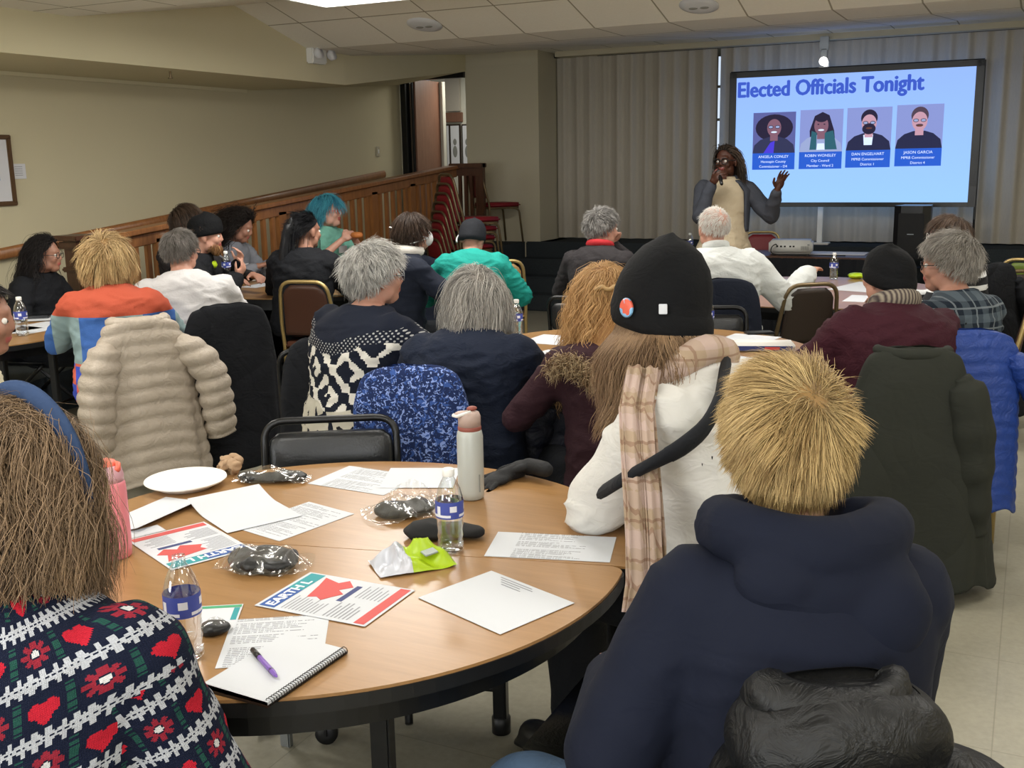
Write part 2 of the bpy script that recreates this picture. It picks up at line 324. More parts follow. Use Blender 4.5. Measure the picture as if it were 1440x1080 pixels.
        for k in (mat if isinstance(mat, (list, tuple)) else [mat]):
            if k: me.materials.append(MATS[k] if isinstance(k, str) else k)
        if smooth or ang: me.polygons.foreach_set('use_smooth', [True]*len(me.polygons))
        if ang: me.set_sharp_from_angle(angle=math.radians(ang))
        if parent: o.parent = parent
        if loc is not None: o.location = loc
        return o
def tag(o, label=None, cat=None, group=None, kind=None):
    if label: o['label'] = label
    if cat: o['category'] = cat
    if group: o['group'] = group
    if kind: o['kind'] = kind
    return o
def struct(o): o['kind'] = 'structure'; return o
def empty(name, loc, rz=0, label=None, cat=None, group=None):
    o = bpy.data.objects.new(name, None); COL.objects.link(o); o.location = tuple(loc); o.rotation_euler = (0, 0, rz); o.empty_display_size = .1
    return tag(o, label, cat, group)
def copy_tree(o, loc, rz, label=None, group=None):
    def rec(a, par):
        c = a.copy(); COL.objects.link(c); c.parent = par
        for ch in list(a.children): rec(ch, c)
        return c
    r = rec(o, None); r.location = tuple(loc); r.rotation_euler = (0, 0, rz)
    if label: r['label'] = label
    if group: r['group'] = group
    return r
def face(deg): return YAW+math.radians(deg)    # 0 looks the way the camera looks, positive turns to its left
_rs = np.random.RandomState(5); _K = _rs.normal(size=(3, 8, 3)); _PH = _rs.uniform(0, 6.28, (3, 8))
def wn(p, f, s=0):
    """smooth noise -1..1 from warped sines"""
    q = p*f; w_ = np.stack([np.sin(q@_K[0, i]*.8+_PH[0, i]+s) for i in range(3)], 1)*.9; q = q+w_
    return sum(np.sin(q@_K[1, i]+_PH[1, i]+s*1.7) for i in range(6))/3.2
def ridge(p, f, s=0): return 1-np.abs(wn(p, f, s))*1.6
def arc(c, r, a0, a1, n, axes=((1, 0, 0), (0, 0, 1))):
    A, B = np.array(axes[0], float), np.array(axes[1], float)
    return [np.array(c)+A*r*math.cos(t)+B*r*math.sin(t) for t in np.linspace(a0, a1, n)]
def fillet(pts, r, n=5, closed=False):
    pts = [np.array(p, float) for p in pts]; out = []; m_ = len(pts)
    for i, p in enumerate(pts):
        if not closed and i in (0, m_-1): out.append(p); continue
        a = pts[i-1]; b = pts[(i+1) % m_]; da = nrm(a-p); db = nrm(b-p); rr = min(r, np.linalg.norm(a-p)*.49, np.linalg.norm(b-p)*.49); A = p+da*rr; B = p+db*rr
        for t in np.linspace(0, 1, n): out.append((1-t)**2*A+2*t*(1-t)*p+t*t*B)
    return out
# ------------------------------------------------------------------ hair
def strands(S, cols, n, L, crown, Mh, sc=1.0, seed=1, K=9, w=.0016, grav=2.5, curl=0, cf=60, lift=.15, spread=.35, zcut=-9, line=None, clump=.5, layer=.12, sweep=(0, 0, 0), tints=('#5a4634', '#8b6f50'), rootdark=.75, bodyc=None, hat=None, swirl=.30, part=None, nclump=None, facecol=True):
    n = int(n*2.4); w = w*.5; rs = np.random.RandomState(seed); c0 = np.array([0, -.012, .025]); rad = np.array([.079, .097, .090])
    line = line or ([0, .5, 1.0, 1.5, 2.1, 3.15], [.80, .85, 1.15, 1.55, 2.1, 2.2])
    d = rs.normal(size=(n*4, 3)); d /= np.linalg.norm(d, axis=1)[:, None]
    az = np.abs(np.arctan2(d[:, 0], d[:, 1])); th = np.arccos(np.clip(d[:, 2], -1, 1)); d = d[th < np.interp(az, *line)][:n]; n = len(d)
    lay = 1.02+layer*rs.uniform(0, 1, n)**1.2; p = c0+d*rad*1.0; cr = nrm(crown)
    if part is not None:
        A, B = np.array(part[0]), np.array(part[1]); t_ = np.clip(((d-A)@(B-A))/((B-A)@(B-A)), 0, 1); near = A+t_[:, None]*(B-A)
    else: near = np.repeat(cr[None], n, 0)
    nr = d/rad; nr /= np.linalg.norm(nr, axis=1)[:, None]
    t = d-near+rs.normal(size=(n, 3))*.10+swirl*np.stack([wn(d, 2.6, seed), wn(d, 2.9, seed+2), wn(d, 2.4, seed+5)], 1); t -= nr*(t*nr).sum(1)[:, None]; t /= np.linalg.norm(t, axis=1)[:, None]+1e-6
    v = t+nr*lift+rs.normal(size=(n, 3))*spread*.4+np.array(sweep)*(d[:, 1:2] > .1)
    Ls = (L if np.isscalar(L) else np.interp(np.abs(np.arctan2(d[:, 0], d[:, 1])), *L))*(.75+.35*rs.uniform(0, 1, n)); ds = Ls/(K-1)
    Pp = [p.copy()]
    for k in range(K-1):
        v = v/np.linalg.norm(v, axis=1)[:, None]; v = v+np.array([0, 0, -grav])*ds[:, None]*4+rs.normal(size=(n, 3))*spread*.12
        v /= np.linalg.norm(v, axis=1)[:, None]; p = p+v*ds[:, None]
        q = (p-c0)/(rad*lay[:, None]); r = np.linalg.norm(q, axis=1); ins = r < 1
        q2 = q/np.maximum(r, 1e-6)[:, None]; pn = c0+q2*rad*lay[:, None]; p = np.where(ins[:, None], pn, p)
        nn = q2/rad; nn /= np.linalg.norm(nn, axis=1)[:, None]; dt = (v*nn).sum(1); v = np.where((ins & (dt < 0))[:, None], v-nn*dt[:, None], v)
        for bc, br in (bodyc or []):
            q = (p-np.array(bc))/np.array(br); r = np.linalg.norm(q, axis=1); ins = r < 1; p = np.where(ins[:, None], np.array(bc)+q/np.maximum(r, 1e-6)[:, None]*np.array(br), p)
        q = (p-np.array([0, .0, -.10]))/np.array([.062, .06, .1]); r = np.linalg.norm(q, axis=1); ins = r < 1; p = np.where(ins[:, None], np.array([0, .0, -.10])+q/np.maximum(r, 1e-6)[:, None]*np.array([.062, .06, .1]), p)
        p[:, 2] = np.maximum(p[:, 2], zcut+.012*rs.normal(size=n)) if zcut > -5 else p[:, 2]
        Pp.append(p.copy())
    Pt = np.stack(Pp, 1)
    s_ = np.linspace(0, 1, K)
    for m_, cw in (((nclump or max(20, n//14))*3, clump), (nclump or max(20, n//14), clump*.75)):
        g = rs.choice(n, min(m_, n), False); dist = ((d[:, None].astype(np.float32)-d[g][None].astype(np.float32))**2).sum(2); ci = g[dist.argmin(1)]; wgt = (cw*s_**.8)[None, :, None]; Pt = Pt*(1-wgt)+Pt[ci]*wgt
    Pt = Pt+ (rs.normal(size=(n, 1, 3))*.004)*s_[None, :, None]
    if curl:
        ph = rs.uniform(0, 6.28, n)[ci]+rs.normal(size=n)*.3; f = cf*(.8+.4*rs.uniform(size=n)[ci]); arcl = s_[None]*Ls[:, None]
        a1 = np.sin(arcl*f[:, None]+ph[:, None])*curl*np.minimum(1, s_*3)[None]; a2 = np.cos(arcl*f[:, None]+ph[:, None])*curl*np.minimum(1, s_*3)[None]
        side = np.cross(Pt[:, -1]-Pt[:, 0], d); side /= np.linalg.norm(side, axis=1)[:, None]+1e-6
        Pt = Pt+a1[:, :, None]*side[:, None]+a2[:, :, None]*d[:, None]*.6
    if hat:
        zr, hx, hy = hat; q = np.hypot(Pt[..., 0]/hx, (Pt[..., 1]+.012)/hy); lim = 1+np.maximum(0, zr-Pt[..., 2])*9; f = np.minimum(1, lim/np.maximum(q, 1e-6)); Pt[..., 0] *= f; Pt[..., 1] = (Pt[..., 1]+.012)*f-.012
    T = np.gradient(Pt, axis=1); T /= np.linalg.norm(T, axis=2)[:, :, None]+1e-9
    O = Pt-c0; B = np.cross(T, O); B /= np.linalg.norm(B, axis=2)[:, :, None]+1e-9; O2 = np.cross(B, T)
    ww = w*np.array([1]*(K-2)+[.75, .15])[None, :, None]
    ring = np.stack([Pt+B*ww, Pt-B*ww, Pt+O2*ww*.7], 2)     # n,K,3,3
    V = ring.reshape(-1, 3)*sc; R = np.array(Mh.to_3x3()); V = V@R.T+np.array(Mh.translation)
    base = sum(len(q) for q in S.HV); i = np.arange(n)[:, None, None]*K*3+np.arange(K-1)[None, :, None]*3; j = np.arange(3)[None, None]; j2 = (j+1) % 3
    F = np.stack(np.broadcast_arrays(i+j, i+j2, i+3+j2, i+3+j), -1).reshape(-1, 4)
    S.HV.append(V); S.HF.append(F+base)
    c1, c2 = np.array(lin(tints[0])[:3]), np.array(lin(tints[1])[:3]); mixf = np.clip(rs.uniform(size=n)[ci]*.6+rs.uniform(size=n)*.4, 0, 1)[:, None]
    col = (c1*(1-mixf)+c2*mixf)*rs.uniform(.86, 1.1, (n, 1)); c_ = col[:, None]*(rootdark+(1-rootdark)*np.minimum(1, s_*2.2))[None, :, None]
    S.HC.append(np.repeat(c_.reshape(-1, 3), 3, 0)); return Pt
def scalp(S, cols, Mh, sc, line=None, r=1.03, tint='#4a3828', long=0):
    line = line or ([0, .5, 1.0, 1.5, 2.1, 3.15], [.80, .85, 1.15, 1.55, 2.1, 2.2]); c0 = np.array([0, -.012, .025]); rad = np.array([.079, .097, .090])*r; rows = []
    for t in np.linspace(.02, 1, 14):
        row = []
        for a in np.linspace(-PI, PI, 40, endpoint=False):
            th = np.interp(abs(a), *line)*t; row.append(c0+rad*np.array([math.sin(th)*math.sin(a), math.sin(th)*math.cos(a), math.cos(th)]))
        rows.append(row)
    R = np.array(Mh.to_3x3()); tr = np.array(Mh.translation); rows = [[R@(p*sc)+tr for p in rw] for rw in rows]; b = len(S.V); S.grid(rows, True, False); S.F.append(tuple(range(b, b+40))[::-1]); S.MI.append(0)
    cols.append(np.repeat(np.array([lin(tint)[:3]]), len(S.V)-b, 0))
def build_hair(S, cols, parent, name='hair'):
    me = bpy.data.meshes.new(name); nb = len(S.V); V = np.concatenate([np.array(S.V).reshape(-1, 3)]+S.HV); q = np.concatenate(S.HF)+nb if S.HF else np.zeros((0, 4), int)
    lf = [len(f) for f in S.F]; lt = np.array(lf+[4]*len(q)); li = np.concatenate([np.array([i for f in S.F for i in f], int), q.ravel()]); me.vertices.add(len(V)); me.vertices.foreach_set('co', V.ravel()); me.loops.add(len(li)); me.loops.foreach_set('vertex_index', li.astype(np.int32)); me.polygons.add(len(lt)); me.polygons.foreach_set('loop_start', (np.cumsum(lt)-lt).astype(np.int32)); me.polygons.foreach_set('use_smooth', [True]*len(lt)); me.update(calc_edges=True); me.validate()
    me.materials.append(MATS['hair']); o = bpy.data.objects.new(name, me); COL.objects.link(o); o.parent = parent; c = np.concatenate(cols+S.HC); a = o.data.color_attributes.new('tint', 'FLOAT_COLOR', 'POINT')
    a.data.foreach_set('color', np.concatenate([c, np.ones((len(c), 1))], 1).astype(np.float32).ravel()); return o
# ------------------------------------------------------------------ people
def hand(S, W, d, nrmv, curl=.5, side=1, s=1.0, spread=.16):
    """palm and five fingers; W wrist, d pointing along the hand, nrmv back of the hand"""
    d = nrm(d); n_ = np.array(nrmv, float); n_ = nrm(n_-d*np.dot(n_, d)); x = np.cross(d, n_)*side
    W = np.array(W, float); pc = W+d*.045*s
    S.ell(pc, (.040*s, .050*s, .017*s), np.stack([x, d, n_], 1), 8)
    S.cap(W-d*.01, W+d*.03*s, .024*s, .026*s, 10)
    for i, (off, L) in enumerate(((-.029, .068), (-.010, .078), (.010, .073), (.028, .058))):
        b = W+d*.080*s+x*off*s; fd = nrm(d+x*(off/.03)*spread); l1 = L*.45*s; l2 = L*.32*s; l3 = L*.25*s
        dd = fd
        p = b; rr = .0092*s
        for l, c in ((l1, curl*.8), (l2, curl*1.1), (l3, curl*.7)):
            a = c; dd = nrm(dd*math.cos(a)-n_*math.sin(a)); q = p+dd*l; S.cap(p, q, rr, rr*.92, 8); p = q; rr *= .92
    tb = W+d*.025*s-x*.030*s; t1 = tb+nrm(-x*.8+d*.65-n_*.25)*.040*s; t2 = t1+nrm(-x*.35+d*.9-n_*.3*(1+curl))*.034*s
    S.cap(tb, t1, .0135*s, .0115*s, 8); S.cap(t1, t2, .0110*s, .009*s, 8)
def ik(a, t, l1, l2, pole):
    a, t = np.array(a), np.array(t); d = t-a; L = min(np.linalg.norm(d), (l1+l2)*.995); u = nrm(d); t = a+u*L
    x = (l1*l1-l2*l2+L*L)/(2*L); h = math.sqrt(max(l1*l1-x*x, 0)); p = np.array(pole, float); p = nrm(p-u*np.dot(p, u)); return a+u*x+p*h, t
def xf(Mx, p): return np.array(Mx@Vector(p))
def head_shapes(S, Mh, sc, ear=True):
    R = np.array(Mh.to_3x3())
    def E(c, r): S.ell(xf(Mh, np.array(c)*sc), np.array(r)*sc, R, 10)
    E((0, -.012, .028), (.074, .093, .086)); E((0, .034, -.02), (.058, .056, .078)); E((0, .048, -.078), (.036, .036, .034)); E((0, .070, .028), (.048, .020, .018))
    for s in (-1, 1):
        E((s*.034, .062, -.024), (.026, .025, .026)); E((s*.044, .02, -.06), (.022, .04, .035))
        if ear: E((s*.078, -.006, -.006), (.010, .020, .032)); E((s*.076, -.002, -.03), (.009, .012, .014))
    S.cap(xf(Mh, np.array((0, .088, .014))*sc), xf(Mh, np.array((0, .099, -.020))*sc), .0070*sc, .0098*sc, 10)
    for s in (-1, 1): E((s*.010, .090, -.024), (.009, .010, .008))
    E((0, .084, -.048), (.024, .012, .0075)); E((0, .083, -.058), (.021, .012, .0075)); E((0, .076, -.084), (.018, .014, .014))
def person(label, pos, ztop, phi, head=(0, 0, 0), lean=0, side=0, arms=None, poles=None, w=1.0, fat=1.0, shirt='navy_shirt', pants='dark_trousers', skin='skin_fair', hairf=None, stand=False, sleeve=1.0, pad=.014, hem=None, legs=None, vox=.009, cvox=.011, wr=.010, wf=11, hands=None, cover=None, neckpad=.0, headsc=1.0, topname='shirt', relax=4, uv=False, twist=0, shoes='black_rubber', neckup=1.04, headoff=(0, 0, 0), base=None, lip='lip_pink', curls=(.5, .5), seat=None):
    """a seated or standing figure; pos is where the head is, ztop its crown"""
    dz = .44 if stand else 0; hz = .50+dz
    Rl = Euler((-math.radians(lean), math.radians(side), 0)).to_matrix().to_4x4(); Tw = Euler((0, 0, math.radians(twist))).to_matrix().to_4x4()
    U = Matrix.Translation((0, 0, hz)) @ Tw @ Rl @ Matrix.Translation((0, 0, -.50))
    hc0 = xf(U, (0, .035, 1.150))+np.array(headoff); top0 = hc0[2]+.118
    s = ztop/top0
    if base: s = base
    rz = face(phi); ca, sa = math.cos(rz), math.sin(rz)
    org = np.array([pos[0]-(hc0[0]*ca-hc0[1]*sa)*s, pos[1]-(hc0[0]*sa+hc0[1]*ca)*s, 0])
    root = empty('person', org, rz, label, 'person'); root.scale = (s, s, s)
    yw, pt, rl = [math.radians(v) for v in head]
    Mh = Matrix.Translation(hc0) @ Euler((0, 0, yw)).to_matrix().to_4x4() @ Euler((pt, 0, 0)).to_matrix().to_4x4() @ Euler((0, rl, 0)).to_matrix().to_4x4()
    def rings(k, add, z0=.45, z1=2, hipx=1.0):
        out = []
        prof = [(.45, .165, .125, -.01), (.53, .182, .140, -.015), (.62, .168, .130, -.02), (.72, .158, .122, -.02), (.82, .170, .122, -.02), (.90, .180, .118, -.025), (.955, .172, .105, -.03), (.995, .138, .088, -.025), (1.02, .092, .072, -.015), (1.045, .064, .062, 0)]
        zs = [p[0] for p in prof]
        for z in np.concatenate([np.linspace(max(z0, .45), .95, 10), np.linspace(.97, min(z1, 1.045), 5)]):
            a = np.interp(z, zs, [p[1] for p in prof]); b = np.interp(z, zs, [p[2] for p in prof]); yo = np.interp(z, zs, [p[3] for p in prof])
            ft = np.interp(z, [.45, .9, 1.0], [fat, (fat-1)*.6+1, 1]); a = a*k*ft*w+add; b = b*k*ft+add
            out.append([xf(U, (a*abs(math.cos(t))**.85*math.copysign(1, math.cos(t)), yo+b*math.sin(t), z)) for t in np.linspace(0, 2*PI, 28, endpoint=False)])
        return out
    sh = [xf(U, (sx*.168*w, -.025, .945)) for sx in (-1, 1)]
    arms = arms or [(-.14, .40, .79), (.14, .40, .79)]; poles = poles or [(-.8, -.2, -.7), (.8, -.2, -.7)]
    A = []
    for i in (0, 1):
        if arms[i] is None: arms[i] = tuple(sh[i]+np.array([(-1, 1)[i]*.04, .05, -.5]))
        e, t = ik(sh[i], arms[i], .285, .255, poles[i]); A.append((sh[i], e, t))
    hp = [np.array((sx*.095*w, 0, hz)) for sx in (-1, 1)]
    if stand: LG = [(hp[i], hp[i]+np.array([0, .02, -.42]), hp[i]+np.array([0, -.01, -.86])) for i in (0, 1)]
    else:
        kn = legs or [(-.11, .43, .50), (.11, .43, .50)]; LG = [(hp[i], np.array(kn[i]), np.array(kn[i])*np.array([1, .97, 0])+np.array([0, 0, .09])) for i in (0, 1)]
    # body: one continuous skin
    B = Sh(); B.grid(rings(.93, -.004), True, True)
    nb = xf(U, (0, -.012, 1.0)); hb = xf(Mh, np.array((0, -.02, -.06))*headsc); B.cap(nb, hb, .055, .050, 14); head_shapes(B, Mh, headsc)
    for i in (0, 1):
        a, e, t = A[i]; B.cap(a, e, .046, .037); B.cap(e, t, .037, .025)
        hd = (hands or [None, None])[i]; fd = nrm(t-e); d_, n_ = hd if hd else (nrm(fd+np.array([0, .2, -.1])), (0, 0, 1)); hand(B, t+nrm(fd)*.01, d_, n_, curls[i], (-1, 1)[i])
        h, k, f = LG[i]; B.cap(h, k, .080, .055); B.cap(k, f, .055, .036); B.cap(f+np.array([0, -.02, -.03]), f+np.array([0, .13, -.045]), .035, .028)
    body = B.build('body', [skin, lip], root, remesh=vox, relax=2)
    # lips
    me = body.data; n = len(me.polygons); c = np.empty(n*3); me.polygons.foreach_get('center', c); c = c.reshape(-1, 3); Mi = np.array(Mh.inverted()); q = (c@Mi[:3, :3].T+Mi[:3, 3])/headsc
    me.polygons.foreach_set('material_index', ((np.abs(q[:, 0]) < .023) & (q[:, 2] < -.043) & (q[:, 2] > -.064) & (q[:, 1] > .082)).astype(np.int32)); me.update()
    # face details
    for sx in (-1, 1):
        Eo = Sh(); Eo.ell(xf(Mh, np.array((sx*.031, .0765, .002))*headsc), (.0105*headsc,)*3, None, 8); eo = Eo.build('eye', 'eye_white', root, smooth=True)
        I = Sh(); I.ell(xf(Mh, np.array((sx*.031, .0845, .002))*headsc), (.0046*headsc,)*3, None, 6); I.build('iris', 'eye_dark', eo, smooth=True)
    # top garment
    k = fat; z0 = hem if hem else .47
    T = Sh(); T.grid(rings(1.0, pad, z0, neckup), True, True)
    sl = sleeve
    for i in (0, 1):
        a, e, t = A[i]; rr = pad*1.0
        S2 = a*.0+a; T.ell(xf(U, ((-1, 1)[i]*.150*w, -.028, .935)), (.062+rr, .066+rr, .055+rr), None, 10)
        T.cap(a, e, .052*fat**.5+rr, .043*fat**.4+rr*1.1, 16)
        if sl > .5: t2 = e+(t-e)*min(1, (sl-.5)*2); T.cap(e, t2, .043*fat**.4+rr*1.1, .031+rr*.9, 16)
    if cover == 'skirt':
        for i in (0, 1): T.cap(LG[i][0], LG[i][1], .125, .12, 16)
        T.cap(LG[0][1], LG[1][1], .12, .12, 16); T.cap((0, 0, hz+.02), (0, .02, hz-.40), .18, .17, 18)
    def wrinkle(co, nn):
        f = ridge(co*np.array([1, 1, 1.7]), wf, len(label))**2*.8+wn(co, wf*.55, 3)*.6-.3; f2 = np.clip(ridge(co*np.array([1.2, 1.2, 2.3]), wf*2.0, 2), 0, 1)**3*1.3; amp = wr*np.clip(1.05-(co[:, 2:3]-dz-.98)*6, .25, 1); return co+nn*(f[:, None]*amp*.7+f2[:, None]*amp*.45)
    top = T.build(topname, shirt, root, remesh=cvox, relax=relax, post=wrinkle)
    if uv: cloth_uv(top, U, A, w)
    if pants:
        P = Sh(); P.grid(rings(1.0, pad*.6, .44, .60) if not stand else rings(1, .006, .44, .6), True, True)
        for i in (0, 1): h, k_, f = LG[i]; P.cap(h, k_, .100*fat**.3, .078, 16); P.cap(k_, f+np.array([0, 0, -.02]), .075, .060, 16)
        P.build('trousers', pants, root, remesh=.014, relax=3, post=lambda co, nn: co+nn*ridge(co, 14, 1)[:, None]*.006)
    for i in (0, 1):
        f = LG[i][2]; Q = Sh(); Q.cap((f[0], f[1]-.03, .045/s), (f[0], f[1]+.15, .04/s), .046, .040); Q.box((f[0], f[1]+.06, .012), (.085, .27, .024), bev=.01); Q.build('shoe', shoes, root, remesh=.012, relax=2)
    if hairf: hairf(root, Mh, headsc)
    return dict(root=root, Mh=Mh, U=U, A=A, LG=LG, s=s, sc=headsc)
def cloth_uv(o, U, A, w):
    me = o.data; n = len(me.vertices); co = np.empty(n*3); me.vertices.foreach_get('co', co); co = co.reshape(-1, 3)
    Ui = np.array(U.inverted()); q = co@Ui[:3, :3].T+Ui[:3, 3]; uv = np.stack([np.arctan2(q[:, 0], -(q[:, 1]+.02))*.165, q[:, 2]-np.maximum(np.abs(q[:, 0])-.07, 0)*.45], 1)
    res = []
    for sx, (a, e, t) in zip((-1, 1), A):
        L1 = np.linalg.norm(e-a); best = None
        for p0, p1, off in ((a, e, 0), (e, t, L1)):
            d = p1-p0; L = np.linalg.norm(d); d = d/L; s_ = (co-p0)@d; r = co-p0-np.clip(s_, 0, L)[:, None]*d; dist = np.linalg.norm(r, axis=1)
            x = nrm(np.cross(d, (0, 1, 0))); y = np.cross(d, x); an = np.arctan2(r@x, r@y)
            if best is None: best = [dist, s_+off, an]
            else: c = dist < best[0]; best = [np.where(c, dist, best[0]), np.where(c, s_+off, best[1]), np.where(c, an, best[2])]
        m_ = (best[0] < .085) & (np.abs(q[:, 0]) > .150*w) & (best[1] > .02)
        uva = np.stack([best[2]*.062, .90-best[1]], 1); res.append((m_, uva))
    li = np.empty(len(me.loops), np.int32); me.loops.foreach_get('vertex_index', li); ul = me.uv_layers.new(name='UVMap'); L = uv[li]; nl = np.empty(len(me.polygons), np.int32); me.polygons.foreach_get('loop_total', nl); pid = np.repeat(np.arange(len(nl)), nl)
    for m_, uva in res:
        fm = (np.bincount(pid, m_[li].astype(float))/nl > .5)[pid]; L[fm] = uva[li][fm]
    ul.data.foreach_set('uv', L.astype(np.float32).ravel())
# ------------------------------------------------------------------ headwear and glasses, in the head's frame
def glasses(P, mat='glass_frame', r=.022, thick=.0022):
    Mh, sc = P['Mh'], P['sc']; S = Sh()
    for sx in (-1, 1):
        S.tube([xf(Mh, np.array((sx*.033+math.cos(t)*r*1.1, .098-abs(math.cos(t))*.004, .002+math.sin(t)*r*.85))*sc) for t in np.linspace(0, 2*PI, 18, endpoint=False)], thick, 6, True)
        S.tube([xf(Mh, np.array(p)*sc) for p in ((sx*.058, .094, .006), (sx*.072, .075, .006), (sx*.081, .0, .006), (sx*.080, -.02, -.008))], thick, 6)
    S.tube([xf(Mh, np.array(p)*sc) for p in ((-.010, .100, .004), (0, .104, .007), (.010, .100, .004))], thick, 6); S.build('glasses', mat, P['root'], smooth=True)
def beanie(P, mat='black_knit', h=.12, slouch=(0, -.03), r=1.13, cuff=True, zc=-.005, tilt=.22, name='beanie'):
    Mh, sc = P['Mh'], P['sc']; rows = []; rad = np.array([.079, .099])*r
    prof = [(1.0, 0), (1.03, .015), (1.035, .035), (1.0, .052)] if cuff else [(1.0, 0), (1.0, .03)]
    prof = prof+[(.985, .056), (.975, .075), (.92, .075+h*.25), (.80, .075+h*.5), (.58, .075+h*.74), (.30, .075+h*.90), (.06, .075+h*.96)]
    Z1 = .075+h; rows = []
    for k, z in prof:
        f = max(0, (z-.06)/Z1); row = []
        for a in np.linspace(0, 2*PI, 40, endpoint=False):
            kk = k*(1+.02*math.sin(a*5+z*60)*f); row.append(xf(Mh, np.array((rad[0]*kk*math.cos(a)+slouch[0]*f, -.012+rad[1]*kk*math.sin(a)+slouch[1]*f, zc+z+tilt*rad[1]*math.sin(a)*(1-f)))*sc))
        rows.append(row)
    S = Sh(); S.grid(rows, True, True); o = S.build(name, mat, P['root'], smooth=True)
    sd = o.modifiers.new('t', 'SOLIDIFY'); sd.thickness = .003
    return o
# ------------------------------------------------------------------ the room
XW, XS, YB, YF = -7.12, -6.0, -3.6, 11.6      # left wall, soffit face, back wall, door wall
XR, YC = 4.6, 12.1                            # right wall, curtain
ZS = .72                                      # stage and landing height
def slab(name, pts, mat, ex, kind=True):
    """planar polygon given a thickness ex (vector)"""
    S = Sh(); n = len(pts); P = [np.array(p, float) for p in pts]; Q = [p+np.array(ex) for p in P]
    S.add(P+Q, [tuple(range(n)), tuple(range(2*n-1, n-1, -1))]+[(i, i+n, (i+1) % n+n, (i+1) % n) for i in range(n)])
    o = S.build(name, mat); 
    bm = bmesh.new(); bm.from_mesh(o.data); bmesh.ops.recalc_face_normals(bm, faces=bm.faces); bm.to_mesh(o.data); bm.free()
    return struct(o)
slab('floor', [(XW-.2, YB-.2, 0), (XR+.2, YB-.2, 0), (XR+.2, 14.6, 0), (XW-.2, 14.6, 0)], 'floor_tile', (0, 0, -.1))
slab('wall_left', [(XW, YB-.2, 0), (XW, 11.75, 0), (XW, 11.75, 3.2), (XW, YB-.2, 3.2)], 'wall_paint', (-.15, 0, 0))
slab('wall_back', [(XW-.1, YB, 0), (XR+.1, YB, 0), (XR+.1, YB, 3.3), (XW-.1, YB, 3.3)], 'wall_paint', (0, -.15, 0))
slab('wall_right', [(XR, YB-.1, 0), (XR, 13, 0), (XR, 13, 3.3), (XR, YB-.1, 3.3)], 'wall_paint', (.15, 0, 0))
# soffit along the left wall
sf = Sh(); A0 = (XS, YB, 2.40); A1 = (XS, 8.80, 2.40); A2 = (-6.19, 11.6, 2.71); up = lambda p, z: (p[0], p[1], z)
sf.add([A0, A1, A2, up(A2, 3.1), up(A1, 3.1), up(A0, 3.1)], [(0, 1, 4, 5), (1, 2, 3, 4)])
W0, W1, W2 = (XW, YB, 2.40), (XW, 8.8, 2.40), (XW, 11.6, 2.60)
sf.add([A0, A1, A2, W2, W1, W0], [(0, 5, 4, 1), (1, 4, 3, 2)]); sf.add([A0, up(A0, 3.1), up(W0, 3.1), W0], [(0, 1, 2, 3)]); sf.add([up(A0, 3.1), up(A1, 3.1), up(A2, 3.1), up(W2, 3.1), up(W1, 3.1), up(W0, 3.1)], [(0, 1, 4, 5), (1, 2, 3, 4)]); sf.add([A2, up(A2, 3.1), up(W2, 3.1), W2], [(0, 1, 2, 3)])
struct(sf.build('trim_1', 'soffit_paint'))
tr = Sh(); tr.box((XW+.012, 2.6, 2.385), (.024, 12.2, .03)); struct(tr.build('trim_2', 'soffit_paint'))
# ceiling profile along the room
PR = [(YB-.2, 2.68), (5.30, 2.68), (5.57, 2.68), (7.27, 2.945), (8.25, 2.68), (8.95, 2.68), (11.55, 2.90), (14.6, 2.90)]
cl = Sh(); 
for k in (0, .06):
    pass
P = [[(x, y, z+t) for y, z in PR] for x, t in ((XS-1.0, 0), (XR+.1, 0), (XR+.1, .08), (XS-1.0, .08))]
cl.grid(P, False, False, True)
struct(cl.build('ceiling', 'ceiling_tile'))
# door wall and column wall
XD0, XD1, XC = XW+.05, -6.2, -5.33
for nm, x0, x1, z0, z1 in (('wall_front', XD1, XC, 0, 3.2), ('trim_3', XW, XD0+.0, ZS, 2.62), ('trim_4', XW, XD1, 2.72, 3.2)):
    s_ = Sh(); s_.box(((x0+x1)/2, YF+.1, (z0+z1)/2), (x1-x0, .2, z1-z0)); struct(s_.build(nm, 'column_paint'))
s_ = Sh(); s_.box((XC+.04, YF+.33, 1.9), (.08, .66, 2.4)); struct(s_.build('trim_5', 'column_paint'))       # reveal beside the curtain
s_ = Sh(); s_.box(((XC+XR)/2+.08, YC-.02, 3.02), (XR-XC-.16, .35, .36)); struct(s_.build('trim_6', 'column_paint'))   # header over the curtain
s_ = Sh(); s_.box(((XD1+XC)/2-.0, YF-.006, 2.76), (XC-XD1, .012, .02)); struct(s_.build('trim_7', 'column_paint'))
s_ = Sh(); s_.box(((XC+XR)/2, 13.6, 1.6), (XR-XC+3, .1, 3.2)); struct(s_.build('wall_stage', 'column_paint'))
